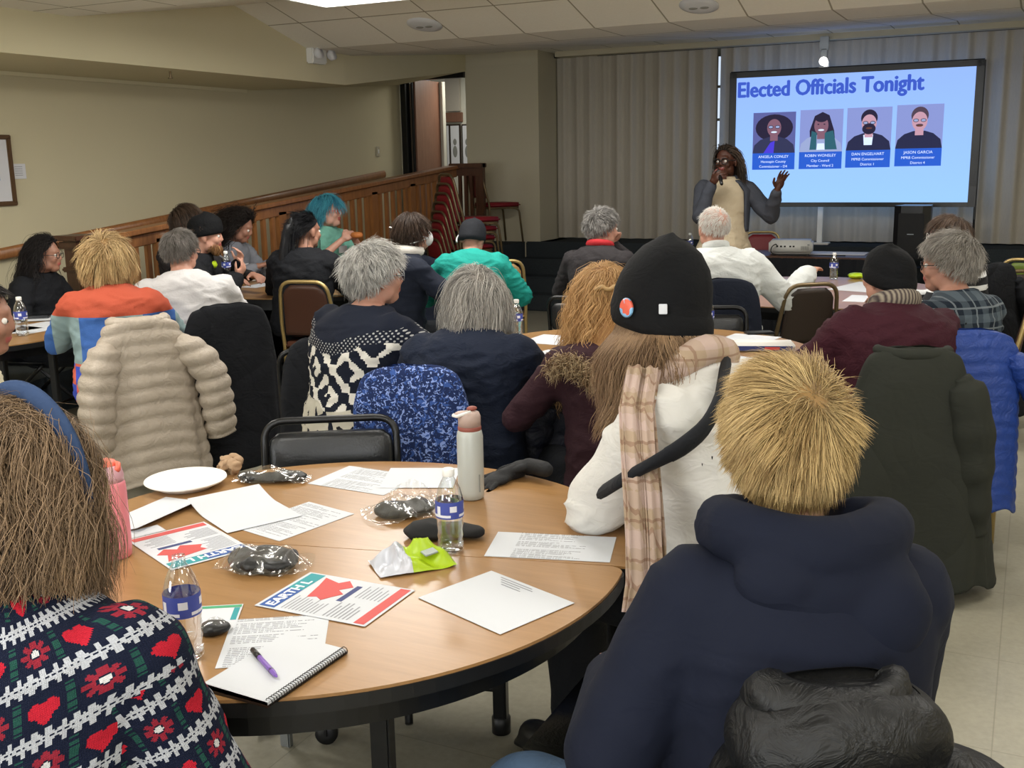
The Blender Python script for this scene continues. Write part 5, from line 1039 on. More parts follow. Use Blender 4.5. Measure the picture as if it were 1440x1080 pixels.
PE[11] = person('person with dark curly hair in a grey jumper looking down at the table', pd(336, 296, 8.6)[:2], 1.305, -112, head=(18, -24, 0), lean=14, skin='skin_tan', shirt='grey_sweater', hairf=h11, arms=[(-.10, .34, .82), (.10, .36, .82)])
h12 = short(700, ('#2f241c', '#574537'), .10, 121, .003, .1, 0, '#2d221b', .15, .4, line=BOBL, K=7)
PE[12] = person('person with brown hair almost hidden behind the black ribbed beanie', pd(262, 286, 7.8)[:2], 1.395, -110, head=(10, 0, 0), shirt='dark_cardigan', hairf=h12)
h13 = HF(dict(n=260, L=.035, seed=131, K=5, w=.002, grav=2, lift=.1, spread=.3, line=([0, 1, 2, 3.15], [0, 0, 1.9, 2.1]), tints=('#4a3424', '#7c5c42')), shell=dict(line=SHORT, tint='#3c2c20', r=1.01))
PE[13] = person('bearded person in a black beanie and black jacket holding a water bottle', pd(288, 300, 7.25)[:2], 1.325, -84, head=(2, -4, 0), lean=10, shirt='black_jacket', hairf=h13, arms=[(-.06, .32, .92), (.06, .32, .86)], poles=[(-.5, -.2, -.9), (.9, .1, -.7)], pad=.03, hands=[((.1, .3, .9), (-.4, .6, .2)), ((-.2, .6, .75), (.3, .7, -.2))], curls=(.9, 1.0)); beanie(PE[13], h=.075, r=1.13, slouch=(0, -.02), zc=.0)
def beard(P, t=('#6b4a30', '#a37a50'), n=320):
    S = Sh(); rs = np.random.RandomState(3); Mh, sc = P['Mh'], P['sc']
    S.ell(xf(Mh, np.array((0, .062, -.088))*sc), np.array((.042, .040, .040))*sc, np.array(Mh.to_3x3()), 10); c = [np.repeat(np.array([lin(t[0])[:3]]), len(S.V), 0)]
    for i in range(n):
        a = rs.uniform(-1.9, 1.9); z = rs.uniform(-.085, -.04)-.02*math.cos(a); p = np.array((.056*math.sin(a), .035+.058*math.cos(a), z))*sc; q = p+nrm((math.sin(a)*.5, math.cos(a)*.5, -1))*.03; b = len(S.V); S.tube([xf(Mh, p), xf(Mh, q)], [.0022, .0006], 3); c.append(np.repeat(np.array([lin(t[i % 2])[:3]]), len(S.V)-b, 0))
    o = S.build('beard', 'hair', P['root'], True); cc = np.concatenate(c); a = o.data.color_attributes.new('tint', 'FLOAT_COLOR', 'POINT'); a.data.foreach_set('color', np.concatenate([cc, np.ones((len(cc), 1))], 1).astype(np.float32).ravel())
beard(PE[13])
S = Sh(); S.tube([xf(PE[13]['U'], (.055*math.cos(t), .01+.085*math.sin(t), 1.0-.03*math.sin(t))) for t in np.linspace(.2, PI-.2, 10)], .028, 8); S.build('collar', 'hivis', PE[13]['root'], True)
h14 = short(1500, ('#4c463f', '#96908a'), .055, 141, .0018, .15, 0, '#4b453e', .10, .45, line=SHORT, K=7)
PE[14] = person('person with short grey hair and glasses in a white long-sleeved top', pd(252, 322, 6.05)[:2], 1.315, 18, head=(-36, -4, 0), lean=12, w=1.12, fat=1.12, shirt='white_tee', hairf=h14, wr=.014, wf=9); glasses(PE[14])
h15 = HF(dict(n=1800, L=([0, 1, 2, 3.15], [.14, .15, .15, .14]), seed=151, K=11, w=.0021, grav=2.6, curl=.003, cf=40, lift=.35, spread=.45, line=BOBL, clump=.55, layer=.32, tints=('#957247', '#e6c993'), crown=(0, -.25, .95), nclump=120), shell=dict(line=BOBL, tint='#8a6a40', r=1.07))
PE[15] = person('person with a blond bob in an orange and blue colour block jumper', pd(150, 332, 5.4)[:2], 1.325, 16, head=(-24, 0, 0), lean=6, w=1.02, fat=1.05, shirt='colour_knit', hairf=h15, topname='jumper', pad=.02)
h16 = HF(dict(n=1500, L=([0, .6, 1.2, 2, 3.15], [.10, .2, .42, .42, .42]), seed=161, K=15, w=.0026, grav=3.2, curl=.010, cf=50, lift=.15, spread=.6, line=BOBL, clump=.5, layer=.28, tints=('#0b090a', '#231d1d'), bodyc=[((0, -.02, -.30), (.21, .15, .17))], crown=(0, .95, .4)), shell=dict(line=BOBL, tint='#0b090a', r=1.06), tail=([(0, -.06, .04), (0, -.09, -.06), (0, -.13, -.16), (0, -.15, -.28), (0, -.15, -.36)], [.06, .075, .09, .09, .04], '#0c0a0b'))
PE[16] = person('person with long black wavy hair and glasses at the far left table', pd(62, 338, 6.9)[:2], 1.235, -100, head=(10, -2, 0), lean=6, skin='skin_tan', shirt='black_jacket', hairf=h16, pad=.026, arms=[(-.10, .26, .80), (.10, .20, .72)]); glasses(PE[16])
h17 = short(700, ('#0d0b0b', '#2a2422'), .05, 171, .003, .2, 0, '#0e0b0a', .1, .4)
PE[17] = person('person in a cream fleece cut off by the left edge of the photo', pd(-38, 392, 3.35)[:2], 1.33, -75, head=(0, -8, 0), lean=10, arms=[(-.14, .25, .66), (.1, .2, .66)], skin='skin_tan', shirt='cream_fleece', hairf=h17, pad=.035, fat=1.15)
h18 = short(800, ('#c9c4bc', '#efece6'), .035, 181, .0018, .1, 0, '#b98a78', .04, .5, K=6, line=([0, .5, 1.0, 1.5, 2.1, 3.15], [.55, .6, 1.0, 1.45, 1.9, 2.05]), clump=.3)
PE[18] = person('man with thinning white hair in a white dress shirt, arm stretched to the right', pd(1004, 292, 6.45)[:2], 1.365, 4, head=(4, 2, 0), lean=8, w=1.14, fat=1.15, shirt='white_shirt', hairf=h18, arms=[(-.16, .40, .79), (.56, .16, .86)], poles=[(-.8, -.2, -.7), (.3, -.4, -1)], wr=.014, wf=9, pad=.028)
S = Sh(); S.tube([xf(PE[18]['U'], (.066*math.cos(t), -.010+.068*math.sin(t), 1.045+.012*abs(math.sin(t)))) for t in np.linspace(0, 2*PI, 24, endpoint=False)], .010, 8, True, flat=2.2); S.build('collar', 'white_shirt', PE[18]['root'], True)
h19 = short(1300, ('#55524f', '#a5a29e'), .06, 191, .0024, .35, .003, '#55514d', .22, .6)
PE[19] = person('person with short grey hair, red collar and dark cardigan, chin on hand', pd(848, 295, 7.15)[:2], 1.33, -22, head=(-42, -6, 0), lean=12, shirt='dark_cardigan', hairf=h19, arms=[(-.12, .36, .80), (.04, .24, 1.02)], poles=[(-.8, -.2, -.7), (.8, .1, -.8)], hands=[None, ((0, -.1, 1), (0, 1, .1))], curls=(.5, .9))
S = Sh(); S.tube([xf(PE[19]['U'], (.066*math.cos(t), -.010+.068*math.sin(t), 1.045)) for t in np.linspace(0, 2*PI, 24, endpoint=False)], .024, 8, True); S.build('collar', 'red_scarf', PE[19]['root'], True)
# standing speaker
h20 = HF(dict(n=420, L=([0, .6, 1.2, 2, 3.15], [.16, .18, .26, .30, .28]), seed=201, K=14, w=.0045, grav=3.4, curl=.002, cf=90, lift=.2, spread=.3, line=BOBL, clump=.1, layer=.12, tints=('#15110f', '#5a4a3e'), crown=(.0, .95, .3), bodyc=[((0, -.02, -.28), (.19, .13, .12))]), shell=dict(line=BOBL, tint='#120e0c', r=1.05))
PE[20] = person('standing woman in a grey denim jacket and beige dress speaking into a microphone', pd(1022, 203, 8.3)[:2], 1.745, 176, head=(-34, 0, 3), stand=True, skin='skin_dark', lip='lip_dark', shirt='beige_dress', pants=None, hairf=h20, cover='skirt', topname='dress', sleeve=.3, w=.94, fat=1.08, vox=.0055, cvox=.009, arms=[(-.36, .20, 1.37), (.13, .21, 1.43)], poles=[(-.5, -.1, -.9), (.3, -.1, -1)], hands=[((-.30, .15, .95), (.35, -.9, .1)), ((-.35, .55, .45), (.75, .6, .2))], curls=(.22, 1.0), pad=.012, wr=.006)
glasses(PE[20], 'dark_hole', r=.026, thick=.0035)
P = PE[20]; U = P['U']; S = Sh()      # open denim jacket over the dress
for ring_z in (0,): pass
rows = []
for z in np.linspace(.62, 1.005, 16):
    hw = np.interp(z, [.62, .8, .93, .98, 1.005], [.185, .195, .205, .16, .11])*.98; hd = np.interp(z, [.62, .93, 1.005], [.165, .150, .10]); row = []
    a0 = np.interp(z, [.62, .9, 1.005], [.95, .75, .65])
    for a in np.linspace(PI/2+a0, PI/2+2*PI-a0, 34): row.append(xf(U, (hw*math.cos(a), -.02+hd*math.sin(a), z)))
    rows.append(row)
S.grid(rows); J = Sh(); J.V, J.F, J.MI = S.V, S.F, S.MI
o = J.build('denim_jacket', 'denim_grey', P['root'], True); sd = o.modifiers.new('t', 'SOLIDIFY'); sd.thickness = .016; sd.offset = 0
for i, (a, e, t) in enumerate(P['A']):
    S = Sh(); S.cap(a+np.array([0, 0, .0]), e, .072, .063, 18); S.cap(e, e+(t-e)*.93, .063, .042, 18); S.build('jacket_sleeve', 'denim_grey', o, remesh=.009, relax=3, post=lambda co, nn: co+nn*ridge(co, 17, 4)[:, None]*.007)
S = Sh(); S.tube([xf(U, (.085*math.cos(t), -.02+.075*math.sin(t), 1.02)) for t in np.linspace(PI*.75, PI*2.25, 20)], .020, 8, flat=1.4); S.build('jacket_collar', 'denim_grey', o, True)
bpy.context.view_layer.update()
# microphone, held in front of her mouth by her hand
a, e, t = P['A'][1]; mp = np.array(P['root'].matrix_world @ Vector(tuple(t+np.array([-.055, .075, .045])))); mo = np.array(P['root'].matrix_world @ Vector(tuple(xf(P['Mh'], (.0, .135, -.06))))); dv = nrm(mo-mp)
mic = empty('microphone', mp, 0, 'black handheld microphone held by the standing woman', 'microphone'); S = Sh(); S.tube([-dv*.12, dv*.06], [.012, .017], 12); S.build('handle', 'black_metal', mic, True); S = Sh(); S.ell(dv*.085, (.026,)*3, None, 10); S.build('mic_head', 'grey_metal', mic, True)
PE[21] = person('person in a maroon jumper, black knit cap and striped scarf seen from behind', pd(1250, 345, 4.38)[:2], 1.285, 16, head=(12, 2, 0), lean=12, w=1.2, fat=1.2, side=5, shirt='maroon_knit', hairf=None, pad=.026, wr=.012, topname='jumper'); beanie(PE[21], h=.085, r=1.13, slouch=(0, -.01), zc=-.03)
S = Sh(); S.tube([xf(PE[21]['U'], (.075*math.cos(t), -.01+.078*math.sin(t), 1.045-.01*math.sin(t))) for t in np.linspace(0, 2*PI, 24, endpoint=False)], .027, 12, True, flat=1.3); S.build('scarf', 'stripe_scarf', PE[21]['root'], True)
h22 = short(2400, ('#6d665e', '#bdb7ae'), .065, 221, .0018, .22, .003, '#5f5850', .30, .7, line=([0, .5, 1.0, 1.5, 2.1, 3.15], [.85, .9, 1.2, 1.5, 2.0, 2.2]), K=8)
PE[22] = person('grey haired person with glasses in a plaid flannel shirt facing left', pd(1335, 334, 4.8)[:2], 1.285, 22, head=(40, -4, 0), lean=8, w=1.02, headsc=1.08, shirt='plaid_flannel', hairf=h22); glasses(PE[22])
h23 = short(800, ('#33271f', '#6a5546'), .10, 231, .0026, .15, 0, '#3a2c23', .18, .4, line=BOBL, K=8)
PE[23] = person('brown haired person in a black and white striped top behind the grey haired one', pd(1333, 306, 6.2)[:2], 1.30, 62, head=(22, 0, 0), lean=8, shirt='stripe_top', hairf=h23, skin='skin_pale'); glasses(PE[23], 'white_plastic')
# the chairs they sit on that are not already placed
under(PE[1], 'folding chair under the person in the fair isle jumper', 'f'); 
l2 = under(PE[2], 'folding chair under the blond person in the hooded sweatshirt', 'f'); under(PE[9], 'chair under the blue haired person'); under(PE[11], 'chair under the curly haired person in grey'); 
under(PE[13], 'chair under the bearded person'); under(PE[16], 'chair under the person with long black hair', 'f'); under(PE[17], 'chair under the person in the cream fleece', 'f'); under(PE[19], 'chair under the person with the red collar', 'f'); under(PE[23], 'chair under the person in the striped top')
c = pd(1180, 960, 1.50); coat((c[0]-.0, c[1]+.0, 0), F_(8), 'black quilted puffer coat bunched over the chair of the blond person', 'black_puffer', name='puffer_coat', zt=.90, hem=.15, wt=.15, wb=.22, y0=-.0, quilt=.11, qa=.025, fold=.10, sleeves=((.3, .35), (.5, .4)), seed=10.3, collar=.035, dt=.09, db=.15, slv_w=.075)
# knees and fur details
p = pd(822, 520, 3.50); S = Sh(); cols = []; rs = np.random.RandomState(9); b0 = 0
path = [np.array((-.10+.20*t, -.05*math.sin(t*PI)*1.0, .03*math.sin(t*6))) for t in np.linspace(0, 1, 14)]
for i in range(3000):
    q = path[rs.randint(0, 14)]+rs.normal(size=3)*.016; d = nrm(rs.normal(size=3)+np.array([0, -.3, -.2]))*.026; b = len(S.V); S.tube([q, q+d*.6, q+d+np.array([0, 0, -.006])], [.0012, .0009, .0003], 3); cols.append(np.repeat(np.array([lin(('#6b5238', '#b09a78')[i % 2])[:3]]), len(S.V)-b, 0))
o = S.build('fur_hood_trim', 'hair', None, True, loc=tuple(p)); o.rotation_euler = (0, 0, F_(-10)); cc = np.concatenate(cols); at_ = o.data.color_attributes.new('tint', 'FLOAT_COLOR', 'POINT'); at_.data.foreach_set('color', np.concatenate([cc, np.ones((len(cc), 1))], 1).astype(np.float32).ravel())
pj = [q for q in bpy.data.objects if q.get('label', '').startswith('shiny navy puffer')][0]; bpy.context.view_layer.update(); o.parent = pj; o.matrix_parent_inverse = pj.matrix_world.inverted()
# ------------------------------------------------------------------ things on the tables
TZ = .7405
def sheet(px, label, mat='paper_white', z=TZ, name='paper_sheet', curl=None, cat='paper', corners=None, th=.0006, group=None, uvdims=(.216, .279)):
    """a sheet of paper lying on a table; px: its four corners as seen"""
    P = [pz(x, y, z) for x, y in px]; c = np.mean(P, 0); ux = nrm(P[1]-P[0]); rz = math.atan2(ux[1], ux[0]); a = (np.linalg.norm(P[1]-P[0])+np.linalg.norm(P[2]-P[3]))/2; b = (np.linalg.norm(P[3]-P[0])+np.linalg.norm(P[2]-P[1]))/2
    n = 14; rows = []
    for j in range(n):
        v = j/(n-1)-.5; rows.append([((i/(n-1)-.5)*a, v*b, th+(curl((i/(n-1)-.5), v) if curl else 0)) for i in range(n)])
    S = Sh(); S.grid(rows); S.grid([[(p[0], p[1], p[2]-th) for p in r[::-1]] for r in rows])
    o = S.build(name, mat, None, bool(curl), loc=(c[0], c[1], z)); o.rotation_euler = (0, 0, rz); tag(o, label, cat, group); return o, a, b
def w3(px, py, z=TZ): p = pz(px, py, z); return (p[0], p[1], z)
def water_bottle(px, py, label, s=1.0, z=TZ, level=.10, loc=None, rot=None, cap_=True):
    o = empty('water_bottle', loc if loc is not None else w3(px, py, z), .5, label, 'bottle'); o.scale = (s,)*3
    if rot: o.rotation_euler = rot
    prof = [(.024, .002), (.031, .006), (.032, .02), (.029, .032), (.032, .044), (.0295, .056), (.032, .068), (.031, .078), (.0325, .085), (.0325, .128), (.031, .136), (.026, .155), (.018, .172), (.012, .182), (.0115, .196)]
    S = Sh(); S.lathe(prof, n=32, cap=True); S.build('bottle_body', 'clear_plastic', o, True)
    S = Sh(); S.lathe([(r*.95, z_+.001) for r, z_ in prof if z_ <= level+.03], n=28); S.build('water', 'water', o, True)
    S = Sh(); S.lathe([(.0330, .088), (.0332, .090), (.0332, .126), (.0330, .128)], n=32, cap=False); S.mi = 1; 
    lb = S.build('bottle_label', 'label_blue', o, True)
    S = Sh()
    for a0, zz, hh, ww in ((0, .113, .014, .5), (1.2, .107, .022, .35), (2.4, .112, .016, .5), (3.9, .107, .022, .3), (5.0, .112, .014, .5), (.6, .095, .006, 2.9), (3.6, .095, .006, 2.4)):
        S.grid([[(.0336*math.cos(a), .0336*math.sin(a), zz+k*hh/2) for a in np.linspace(a0-ww/2, a0+ww/2, 10)] for k in (-1, 1)])
    S.build('label_print', 'label_white', lb)
    if cap_: S = Sh(); S.lathe([(.0138, .184), (.0142, .186), (.0142, .200), (.012, .202)], n=24); S.build('bottle_cap', 'white_plastic', o, True)
    return o
water_bottle(634, 775, 'clear water bottle standing in front of the pale steel flask', 1.03); water_bottle(263, 925, 'clear water bottle without cap beside the fair isle sleeve', 1.06, level=.08, cap_=False)
water_bottle(727, 474, 'clear water bottle beside the grey bob, on the middle table', 1.0); water_bottle(995, 470, 'clear water bottle behind the tall black beanie, near a black folding chair', 1.0)
water_bottle(32, 472, 'clear water bottle on the far left table', 1.1); water_bottle(1172, 393, 'clear water bottle beside the green packet on the table in front of the projector', 1.0); water_bottle(970, 357, 'clear water bottle at the left end of the projector table', 1.0)
P = PE[13]; a, e, t = P['A'][1]; p = np.array(P['root'].matrix_world @ Vector(tuple(t+np.array([-.05, .09, -.03])))); c = pd(319, 388, np.dot(p-CAMP, CF)-.08); water_bottle(0, 0, 'clear water bottle held by the bearded person in the beanie', .95, loc=(c[0], c[1], c[2]-.02), rot=(.1, .1, 0))
# steel flask
o = empty('steel_flask', w3(663, 700), F_(20), 'tall pale grey insulated flask with a taupe flip lid on the nearest table', 'bottle')
S = Sh(); S.lathe([(.030, 0), (.035, .004), (.0365, .02), (.0365, .178), (.034, .192), (.030, .200)], n=40); S.build('flask_body', 'bottle_steel', o, True)
S = Sh(); S.lathe([(.0315, .196), (.0325, .198), (.0325, .206), (.031, .208)], n=36); S.build('band', 'lid_rust', o, True)
S = Sh(); S.lathe([(.031, .207), (.0315, .235), (.027, .246), (.012, .250)], n=36); S.ell((-.020, .0, .242), (.024, .017, .010), None, 10); S.build('lid', 'lid_taupe', o, True)
S = Sh(); S.tube([(-.040, .012, .240), (-.046, 0, .241), (-.040, -.012, .240), (-.02, -.016, .246), (.0, -.014, .25)], .0045, 8); S.build('spout_rim', 'white_plastic', o, True); S = Sh(); S.ell((.008, .0, .256), (.015, .010, .007), None, 10); S.build('flip_button', 'lid_rust', o, True)
S = Sh(); S.box((.014, -.0352, .05), (.003, .002, .05)); S.build('engraved_mark', 'print_grey', o)
# pink bottle
o = empty('pink_bottle', w3(164, 782), F_(-30), 'pink insulated bottle with a coral lid next to the brown haired person', 'bottle')
S = Sh(); S.lathe([(.032, 0), (.0365, .004), (.038, .03), (.0375, .165), (.036, .185), (.033, .192)], n=40); S.build('bottle_body', 'bottle_pink', o, True)
S = Sh(); S.lathe([(.034, .190), (.0345, .205), (.030, .222), (.020, .228)], n=36); S.build('lid', 'lid_mauve', o, True)
S = Sh(); S.lathe([(.026, .214), (.029, .224), (.024, .238), (.008, .243)], (-.010, .0, 0), 30); S.tube([(-.02, .012, .236), (.02, .014, .230), (.034, .0, .222)], .007, 8); S.build('flip_lid', 'lid_coral', o, True)
# white flask with blue cap on the crowded table
o = empty('white_flask', w3(535, 393), 0, 'white bottle with a blue cap beside the person in the face mask', 'bottle'); S = Sh(); S.lathe([(.034, 0), (.038, .005), (.038, .16), (.036, .175)], n=28); S.build('bottle_body', 'white_plastic', o, True)
S = Sh(); S.lathe([(.037, .175), (.037, .20), (.02, .215)], n=28); S.tube(arc((0, 0, .205), .026, 0, PI, 10), .006, 8); S.build('cap', 'cap_blue', o, True)
# paper plate
o = Sh(); o.lathe([(.001, .004), (.078, .004), (.090, .012), (.096, .020), (.112, .023), (.117, .026), (.118, .023), (.112, .018), (.095, .012), (.078, .0005), (.001, .0005)], n=56, cap=False); tag(o.build('paper_plate', 'plate_white', None, True, loc=w3(262, 684)), 'white round paper plate at the far left of the nearest table', 'plate')
# crumpled napkin
S = Sh(); rs = np.random.RandomState(2)
for i in range(16): c = rs.normal(size=3)*np.array([.026, .018, .008])+[0, 0, .018]; S.ell(c, (.022, .016, .010), Euler(tuple(rs.uniform(0, 6, 3))).to_matrix(), 6)
tag(S.build('paper_napkin', 'napkin_brown', None, False, remesh=.0035, relax=1, post=lambda co, nn: co+nn*ridge(co, 90)[:, None]*.010, loc=w3(322, 662)), 'crumpled brown paper napkin behind the white plate', 'napkin')
# clear-wrapped black packs
def pack(px, py, lx, ly, rz, label, h=.03, filmx=1.25, name='wrapped_pack', seed=1):
    o = empty(name, w3(px, py), F_(rz), label, 'packet'); S = Sh(); rs = np.random.RandomState(seed)
    S.ell((0, 0, h*.55), (lx*.5, ly*.5, h*.45), None, 12)
    for i in range(5): S.ell((rs.uniform(-.3, .3)*lx, rs.uniform(-.25, .25)*ly, h*.6), (lx*.22, ly*.2, h*.35), Euler((0, 0, rs.uniform(0, 3))).to_matrix(), 8)
    S.build('contents', 'pack_black', o, remesh=.005, relax=2, post=lambda co, nn: np.maximum(co+nn*ridge(co, 42, seed)[:, None]*.008, [-9, -9, .001]))
    n = 60; rows = []
    for j in range(n):
        v = j/(n-1)*2-1; r = []
        for i in range(n):
            u = i/(n-1)*2-1; R_ = math.hypot(u, v); hh = h*1.15*max(0, 1-R_**2.4)+.004; r.append((u*lx*.5*filmx*(1-.12*v*v), v*ly*.5*filmx*(1-.12*u*u), hh))
        rows.append(r)
    def crump(co, nn): q = co*np.array([1, 1, .3]); d = (np.abs(wn(q, 85, seed))*.0045+np.abs(wn(q, 60, seed+2))*.007); co = co.copy(); co[:, 2] += d+.001; return co
    S = Sh(); S.grid(rows); S.build('clear_wrap', 'clear_film', o, False, post=crump); return o
pack(383, 676, .21, .095, -6, 'flat clear-wrapped black pack next to the crumpled napkin', .024, 1.15, seed=1); pack(372, 797, .19, .125, -14, 'clear-wrapped black pack in the middle of the nearest table, beside the flyer', .034, 1.2, seed=2)
pack(570, 722, .16, .12, 25, 'opened clear bag with a black pack beside the steel flask', .03, 1.45, seed=3)
o = pack(303, 890, .06, .045, 30, 'small crumpled dark foil wrapper beside the capless water bottle', .02, 1.1, 'foil_wrapper', 4)
# clear bag standing up behind
S = Sh(); rows = []
for j in range(40):
    v = j/39; rows.append([((i/39-.5)*.17*(1-.3*v), -.02+.05*math.sin(i*.4)*.3+v*.03, .004+v*.045*(1-(abs(i/39-.5)*2)**3)) for i in range(40)])
S.grid(rows); o = S.build('clear_bag', 'clear_film', None, False, post=lambda co, nn: co+nn*(wn(co, 90, 4)*.005)[:, None], loc=w3(580, 700)); o.rotation_euler = (0, 0, F_(10)); tag(o, 'crumpled empty clear bag lying behind the black cap', 'bag')
# black folded cap
S = Sh(); S.ell((0, 0, .016), (.105, .052, .016), None, 14); S.ell((.05, .01, .018), (.05, .035, .014), None, 10); S.ell((-.03, 0, .024), (.05, .04, .013), None, 10)
o = S.build('folded_cap', 'cap_black', None, remesh=.005, relax=4, post=lambda co, nn: co+nn*ridge(co, 26)[:, None]*.008, loc=w3(622, 755)); o.rotation_euler = (0, 0, F_(-4)); tag(o, 'black folded cap behind the lime green snack bag', 'cap')
# snack bag
o = empty('snack_bag', w3(580, 794), F_(22), 'crumpled white and lime green snack bag on the nearest table', 'snack bag'); rows = []; n = 44
for j in range(n):
    v = j/(n-1)*2-1; rows.append([((i/(n-1)*2-1)*.092, v*.060*(1-.08*(i/(n-1)*2-1)**2), .003+.036*max(0, (1-(abs(i/(n-1)*2-1))**3.5))*max(0, 1-abs(v)**2.6)) for i in range(n)])
def sb(co, nn): co = co.copy(); co[:, 2] += np.maximum(0, co[:, 2])*2.2*(ridge(co, 58, 3)*.26)+.001; co[:, 2] = np.maximum(co[:, 2], .0015); return co
nw = 18
S = Sh(); S.grid([r[nw:] for r in rows]); S.build('green_half', 'snack_green', o, False, post=sb); S = Sh(); S.grid([r[:nw+1] for r in rows]); S.build('white_half', 'snack_white', o, False, post=sb)
S = Sh(); S.grid([[(x, y, -.0005) for x, y, z in (r[0], r[-1])] for r in (rows[0], rows[-1])]); S.build('underside', 'snack_green', o)
S = Sh(); S.box((.035, -.024, .034), (.034, .026, .004), Euler((.12, -.1, .2)).to_matrix(), .001); S.build('label_patch', 'snack_grey', o)
S = Sh()
for i_, (x_, y_, w_) in enumerate(((.05, .022, .030), (.045, .010, .022), (.022, .024, .014), (.062, -.002, .016))): S.box((x_, y_, .030-.3*abs(y_)), (w_, .0045, .006), Euler((-.3, .25, .1)).to_matrix())
S.build('printed_marks', 'cap_black', o)
# gloves
o = empty('knit_gloves', w3(728, 676), F_(-12), 'pair of black knit gloves at the edge of the nearest table, by the white sleeve', 'gloves')
for i, (dx, dy, rot, z) in enumerate(((-.01, 0, -1.9, .018), (.03, .012, 2.2, .038))):
    S = Sh(); hand(S, (dx-.02*math.cos(rot+PI/2), dy-.02*math.sin(rot+PI/2), z), (math.cos(rot), math.sin(rot)*.5, -.08), (0, 0, 1), .3, (-1, 1)[i], .95, .3); q = np.array((dx-.02*math.cos(rot+PI/2), dy-.02*math.sin(rot+PI/2), z)); d = nrm((math.cos(rot), math.sin(rot)*.5, 0)); S.cap(q-d*.045, q, .024, .024, 12)
    S.build('glove', 'glove_black', o, remesh=.0045, relax=2, post=lambda co, nn: np.maximum(co, [-9, -9, .001]))
# sheets on the nearest table
S_ = lambda pts, lab, **k: sheet(pts, lab, **k)
S_([(432, 680), (540, 697), (597, 668), (488, 657)], 'printed sheet behind the clear bag at the far edge of the nearest table', mat='printed_sheet')
S_([(542, 686), (645, 686), (640, 657), (540, 660)], 'white sheet lying behind the steel flask', z=TZ+.001)
S_([(327, 741), (386, 759), (507, 724), (434, 707)], 'printed sheet under the large blank curling paper', mat='printed_sheet')
S_([(259, 708), (320, 748), (425, 727), (372, 697)], 'large blank white paper with a curling left edge, in front of the plate', z=TZ+.002, curl=lambda u, v: .016*max(0, -u-.1)**1.5*6)
S_([(168, 742), (222, 750), (262, 706), (205, 697)], 'white paper curling up below the plate, beside the pink bottle', z=TZ+.001, curl=lambda u, v: .05*max(0, u)**2)
S_([(180, 758), (192, 766), (213, 740), (188, 737)], 'corner of a white sheet behind the pink bottle')
S_([(677, 782), (855, 791), (869, 756), (704, 748)], 'printed sheet with columns of text at the right of the nearest table', mat='printed_sheet')
S_([(580, 836), (692, 886), (817, 855), (702, 806)], 'mostly blank white sheet hanging near the right front table edge', z=TZ+.001)
S_([(285, 938), (410, 930), (497, 876), (352, 862)], 'printed sheet under the spiral notebook', mat='printed_sheet')
o = bpy.data.objects['paper_sheet']; 
# typed lines on the mostly blank sheet
q = [x for x in bpy.data.objects if x.get('label', '').startswith('mostly blank')][0]; S = Sh()
for i in range(4): S.box((-.035+.01*(i % 2), .095-.009*i, .0012), (.10 if i < 2 else .06, .003, .0002))
S.build('printed_lines', 'grey_ink', q)
# flyers
def flyer(px, lab, flip):
    o, a, b = sheet(px, lab, z=TZ+.0012, name='flyer', cat='flyer')
    f = -1 if flip else 1
    def bx(nm, x, y, w_, h_, mat, rot=0, dz=0): S = Sh(); S.box((x*a*f, y*b*f, .0010+dz), (w_*a, h_*b, .0003), rot); return S.build(nm, mat, o)
    bx('title_band', 0, .40, .94, .14, 'teal_ink'); bx('title_band', -.22, .40, .50, .14, 'blue_ink', 0, .0001); bx('red_band', 0, -.43, .94, .09, 'red_ink')
    bx('heading_band', .14, -.06, .42, .05, 'navy_ink')
    S = Sh(); pts = [(-.10, .22), (.20, .26), (.42, .30), (.34, .14), (.44, .08), (.30, -.02), (.18, .06), (.10, -.02), (-.02, .04), (-.12, .08), (-.06, .15)]; S.prism([(x*a*f, y*b*f) for x, y in pts][::(1)], .0009, .0014); S.build('map_shape', 'red_ink', o)
    S = Sh(); rs = np.random.RandomState(4)
    for i in range(10): L = rs.uniform(.22, .34); S.box(((-.44+L/2)*a*f, (.28-.033*i)*b*f, .0010), (L*a, .010*b, .0002))
    for i in range(7): L = rs.uniform(.25, .38); S.box(((-.44+L/2)*a*f, (-.10-.035*i)*b*f, .0010), (L*a, .012*b, .0002)); S.box(((.06+L/2)*a*f, (-.14-.035*i)*b*f, .0010), (L*a*.9, .010*b, .0002))
    S.build('printed_lines', 'grey_ink', o)
    Mx = Matrix.Translation((-.44*a*f, .355*b*f, .0016)) @ Matrix.Rotation(0 if f > 0 else PI, 4, 'Z'); text_mesh('title_text', 'EARTH L' if not flip else 'EARTH', .155*b*.75, 'white_ink', o, Mx, .0006, sx=1.15); return o
import itertools
flyer([(345, 856), (425, 812), (586, 828), (518, 876)], 'flyer with a red map and teal title band, in front of the wrapped pack', False) if 0 else None
flyer([(343, 855), (433, 808), (586, 827), (520, 876)][0:1]+[(433, 808), (586, 827), (520, 876)], 'flyer with a red map and blue title band reading EARTH, in front of the wrapped pack', False) if 0 else None
def flyer_px(TL, TR, BR, BL, lab, flip=False):  # corners of the printed page: title runs TL to TR
    return flyer([BL, BR, TR, TL], lab, False)
flyer_px((343, 855), (440, 808), (586, 828), (520, 876), 'flyer with a red map and blue title band, in front of the wrapped pack')
flyer_px((368, 766), (262, 797), (160, 765), (272, 738), 'flyer with a red map lying upside down beside the pink bottle')
